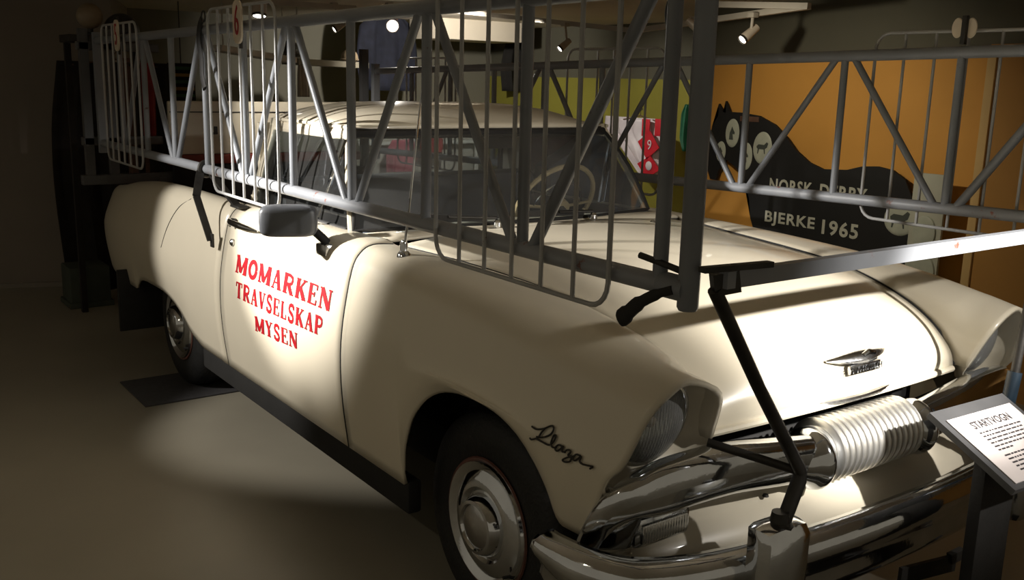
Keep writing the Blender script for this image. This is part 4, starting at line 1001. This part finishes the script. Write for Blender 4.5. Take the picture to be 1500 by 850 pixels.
# track spotlights ------------------------------------------------------------
def track_light(label, mount, head, aim, lit=False, r=.032, ln=.12):
    h = Vector(head); d = Vector(aim).normalized(); root = empty('track_spotlight', h); tag(root, label, 'spotlight', 'track spotlights')
    V, F = tube([-d*ln, -d*.02, d*.012], [r*.8, r, r], 18); obj('housing', (V, F), LAMPBODY, root)
    obj('lens_rim', tube([d*.004, d*.02], r*1.04, 18, caps=False), DARKMETAL, root)
    u = d.cross(Vector((0, 0, 1))).normalized(); v = u.cross(d)
    disc = [d*.014+u*(r*.85*math.cos(a))+v*(r*.85*math.sin(a)) for a in [2*math.pi*k/18 for k in range(18)]]
    obj('lamp_face', (disc, [tuple(range(18))]), LAMPON if lit else LAMPON2, root, False)
    m = Vector(mount)-h
    obj('stem', tube([m, (-d*.06).lerp(m, .35), -d*.06], .009, 8), TRACKW, root)
    obj('track_adapter', box(m, (.05, .05, .03), .005), TRACKW, root)
    return root
V3 = Vector
h = at(575, 38, 0, -4.5); track_light('brightly lit spotlight pointing at the camera above the truck roof', (h.x-.05, h.y, 2.2), h, V3(CAM)-h+V3((0, 0, -.3)), True, .05)  # head and glowing face enlarged to stand in for the lens glare
spot('lit_spotlight_beam', h+(V3(CAM)-h).normalized()*.06, (1.2, -1.2, .8), 14, 60, .8)
h = at(380, 20, 0, -3.45); track_light('spotlight shining straight down behind the top rail of the near wing', (h.x, h.y, 2.21), h, V3((.25, -.15, -1)), True, .042, .13)
spot('downlight_beam', h+V3((.02, -.01, -.06)), (-4.1, .62, 1.05), 36, 72, .6)
h = at(492, 42, 0, -4.9); track_light('small spotlight with a bright rim left of the lit one', (h.x-.03, h.y, 2.2), h, V3((-.1, -1.1, -.7)), False, .026, .09)
h = at(822, 70, 1, 2.3); track_light('spotlight hanging before the black coat', at(828, 36, 1, 2.45), h, V3((-.2, -1.1, -.9)), False, .026, .09)
h = at(1090, 56, 1, 2.3); track_light('spotlight hanging above the head of the horse board', at(1103, 22, 1, 2.32), h, V3((-.25, -1.2, -.95)), False, .03, .11)
h = at(1022, 42, 1, 2.35); track_light('spotlight half hidden behind the end post of the near wing', at(1020, 28, 1, 2.4), h, V3((.5, .6, -.6)), False, .028, .09)
h = at(346, 22, 0, -4.8); track_light('spotlight beside the number six plate', (h.x, h.y, 2.2), h, V3((.5, -.6, -.6)), False, .026, .09)
# information stand ------------------------------------------------------------
A, B, Cc = V3((.936, .044, .80)), V3((.949, .344, .80)), V3((1.1416, .035, .6976))
X = (B-A).normalized(); Dn = (Cc-A).normalized(); Nn = X.cross(-Dn).normalized()
if Nn.z < 0: Nn = -Nn
ctr = A+(B-A)/2+(Cc-A)/2; base = V3((ctr.x-.02, ctr.y, 0))
ist = empty('info_stand', base); tag(ist, 'black information stand with a tilted white text panel at the front corner of the truck', 'info stand')
L, H = (B-A).length, (Cc-A).length
def slab(c, l, h, th):
    V = []
    for k in (-.5, .5):
        for i, j in ((-1, -1), (1, -1), (1, 1), (-1, 1)): V.append(c+X*(i*l/2)+Dn*(j*h/2)+Nn*(k*th)-base)
    return V, [(0, 1, 2, 3), (7, 6, 5, 4), (0, 4, 5, 1), (1, 5, 6, 2), (2, 6, 7, 3), (3, 7, 4, 0)]
obj('panel_frame', slab(ctr-Nn*.011-Dn*.012, L+.045, H+.055, .018), FRAMEG, ist, False)
pp = obj('text_panel', slab(ctr, L, H, .003), PAPER, ist, False)
o0 = ctr-Dn*(H*.5-.040)+X*(.005)+Nn*.0022
place_text('title_startvogn', 'STARTVOGN', .035, INK, pp, o0-base, X, -Dn, .0002, 1.02, .86, .0006)
rnd = random.Random(4); V, F = [], []
for ln_ in range(11):
    yv = .066+.0125*ln_+(.008 if ln_ > 5 else 0); cur = -.085; end = .10 if ln_ not in (5, 9) else -.02
    while cur < end:
        wl = rnd.uniform(.006, .026); q = ctr-Dn*(H*.5-yv)+Nn*.0019
        n0 = len(V)
        for i, j in ((0, -1), (1, -1), (1, 1), (0, 1)): V.append(q+X*(cur+i*wl)+Dn*(j*.0025)-base)
        F.append((n0, n0+1, n0+2, n0+3)); cur += wl+.0035
obj('text_lines', (V, F), INK, pp, False)
w0, w1 = at(1425, 780, 0, 1.03), at(1470, 780, 0, 1.03)
wy0, wy1 = w0.y, w1.y
obj('stand_post', box((.0, (wy0+wy1)/2-base.y, .355), (.035, wy1-wy0, .70), .004), BLACK, ist)
obj('stand_foot', box((.0, (wy0+wy1)/2-base.y, .008), (.34, .30, .016), .003), BLACK, ist)
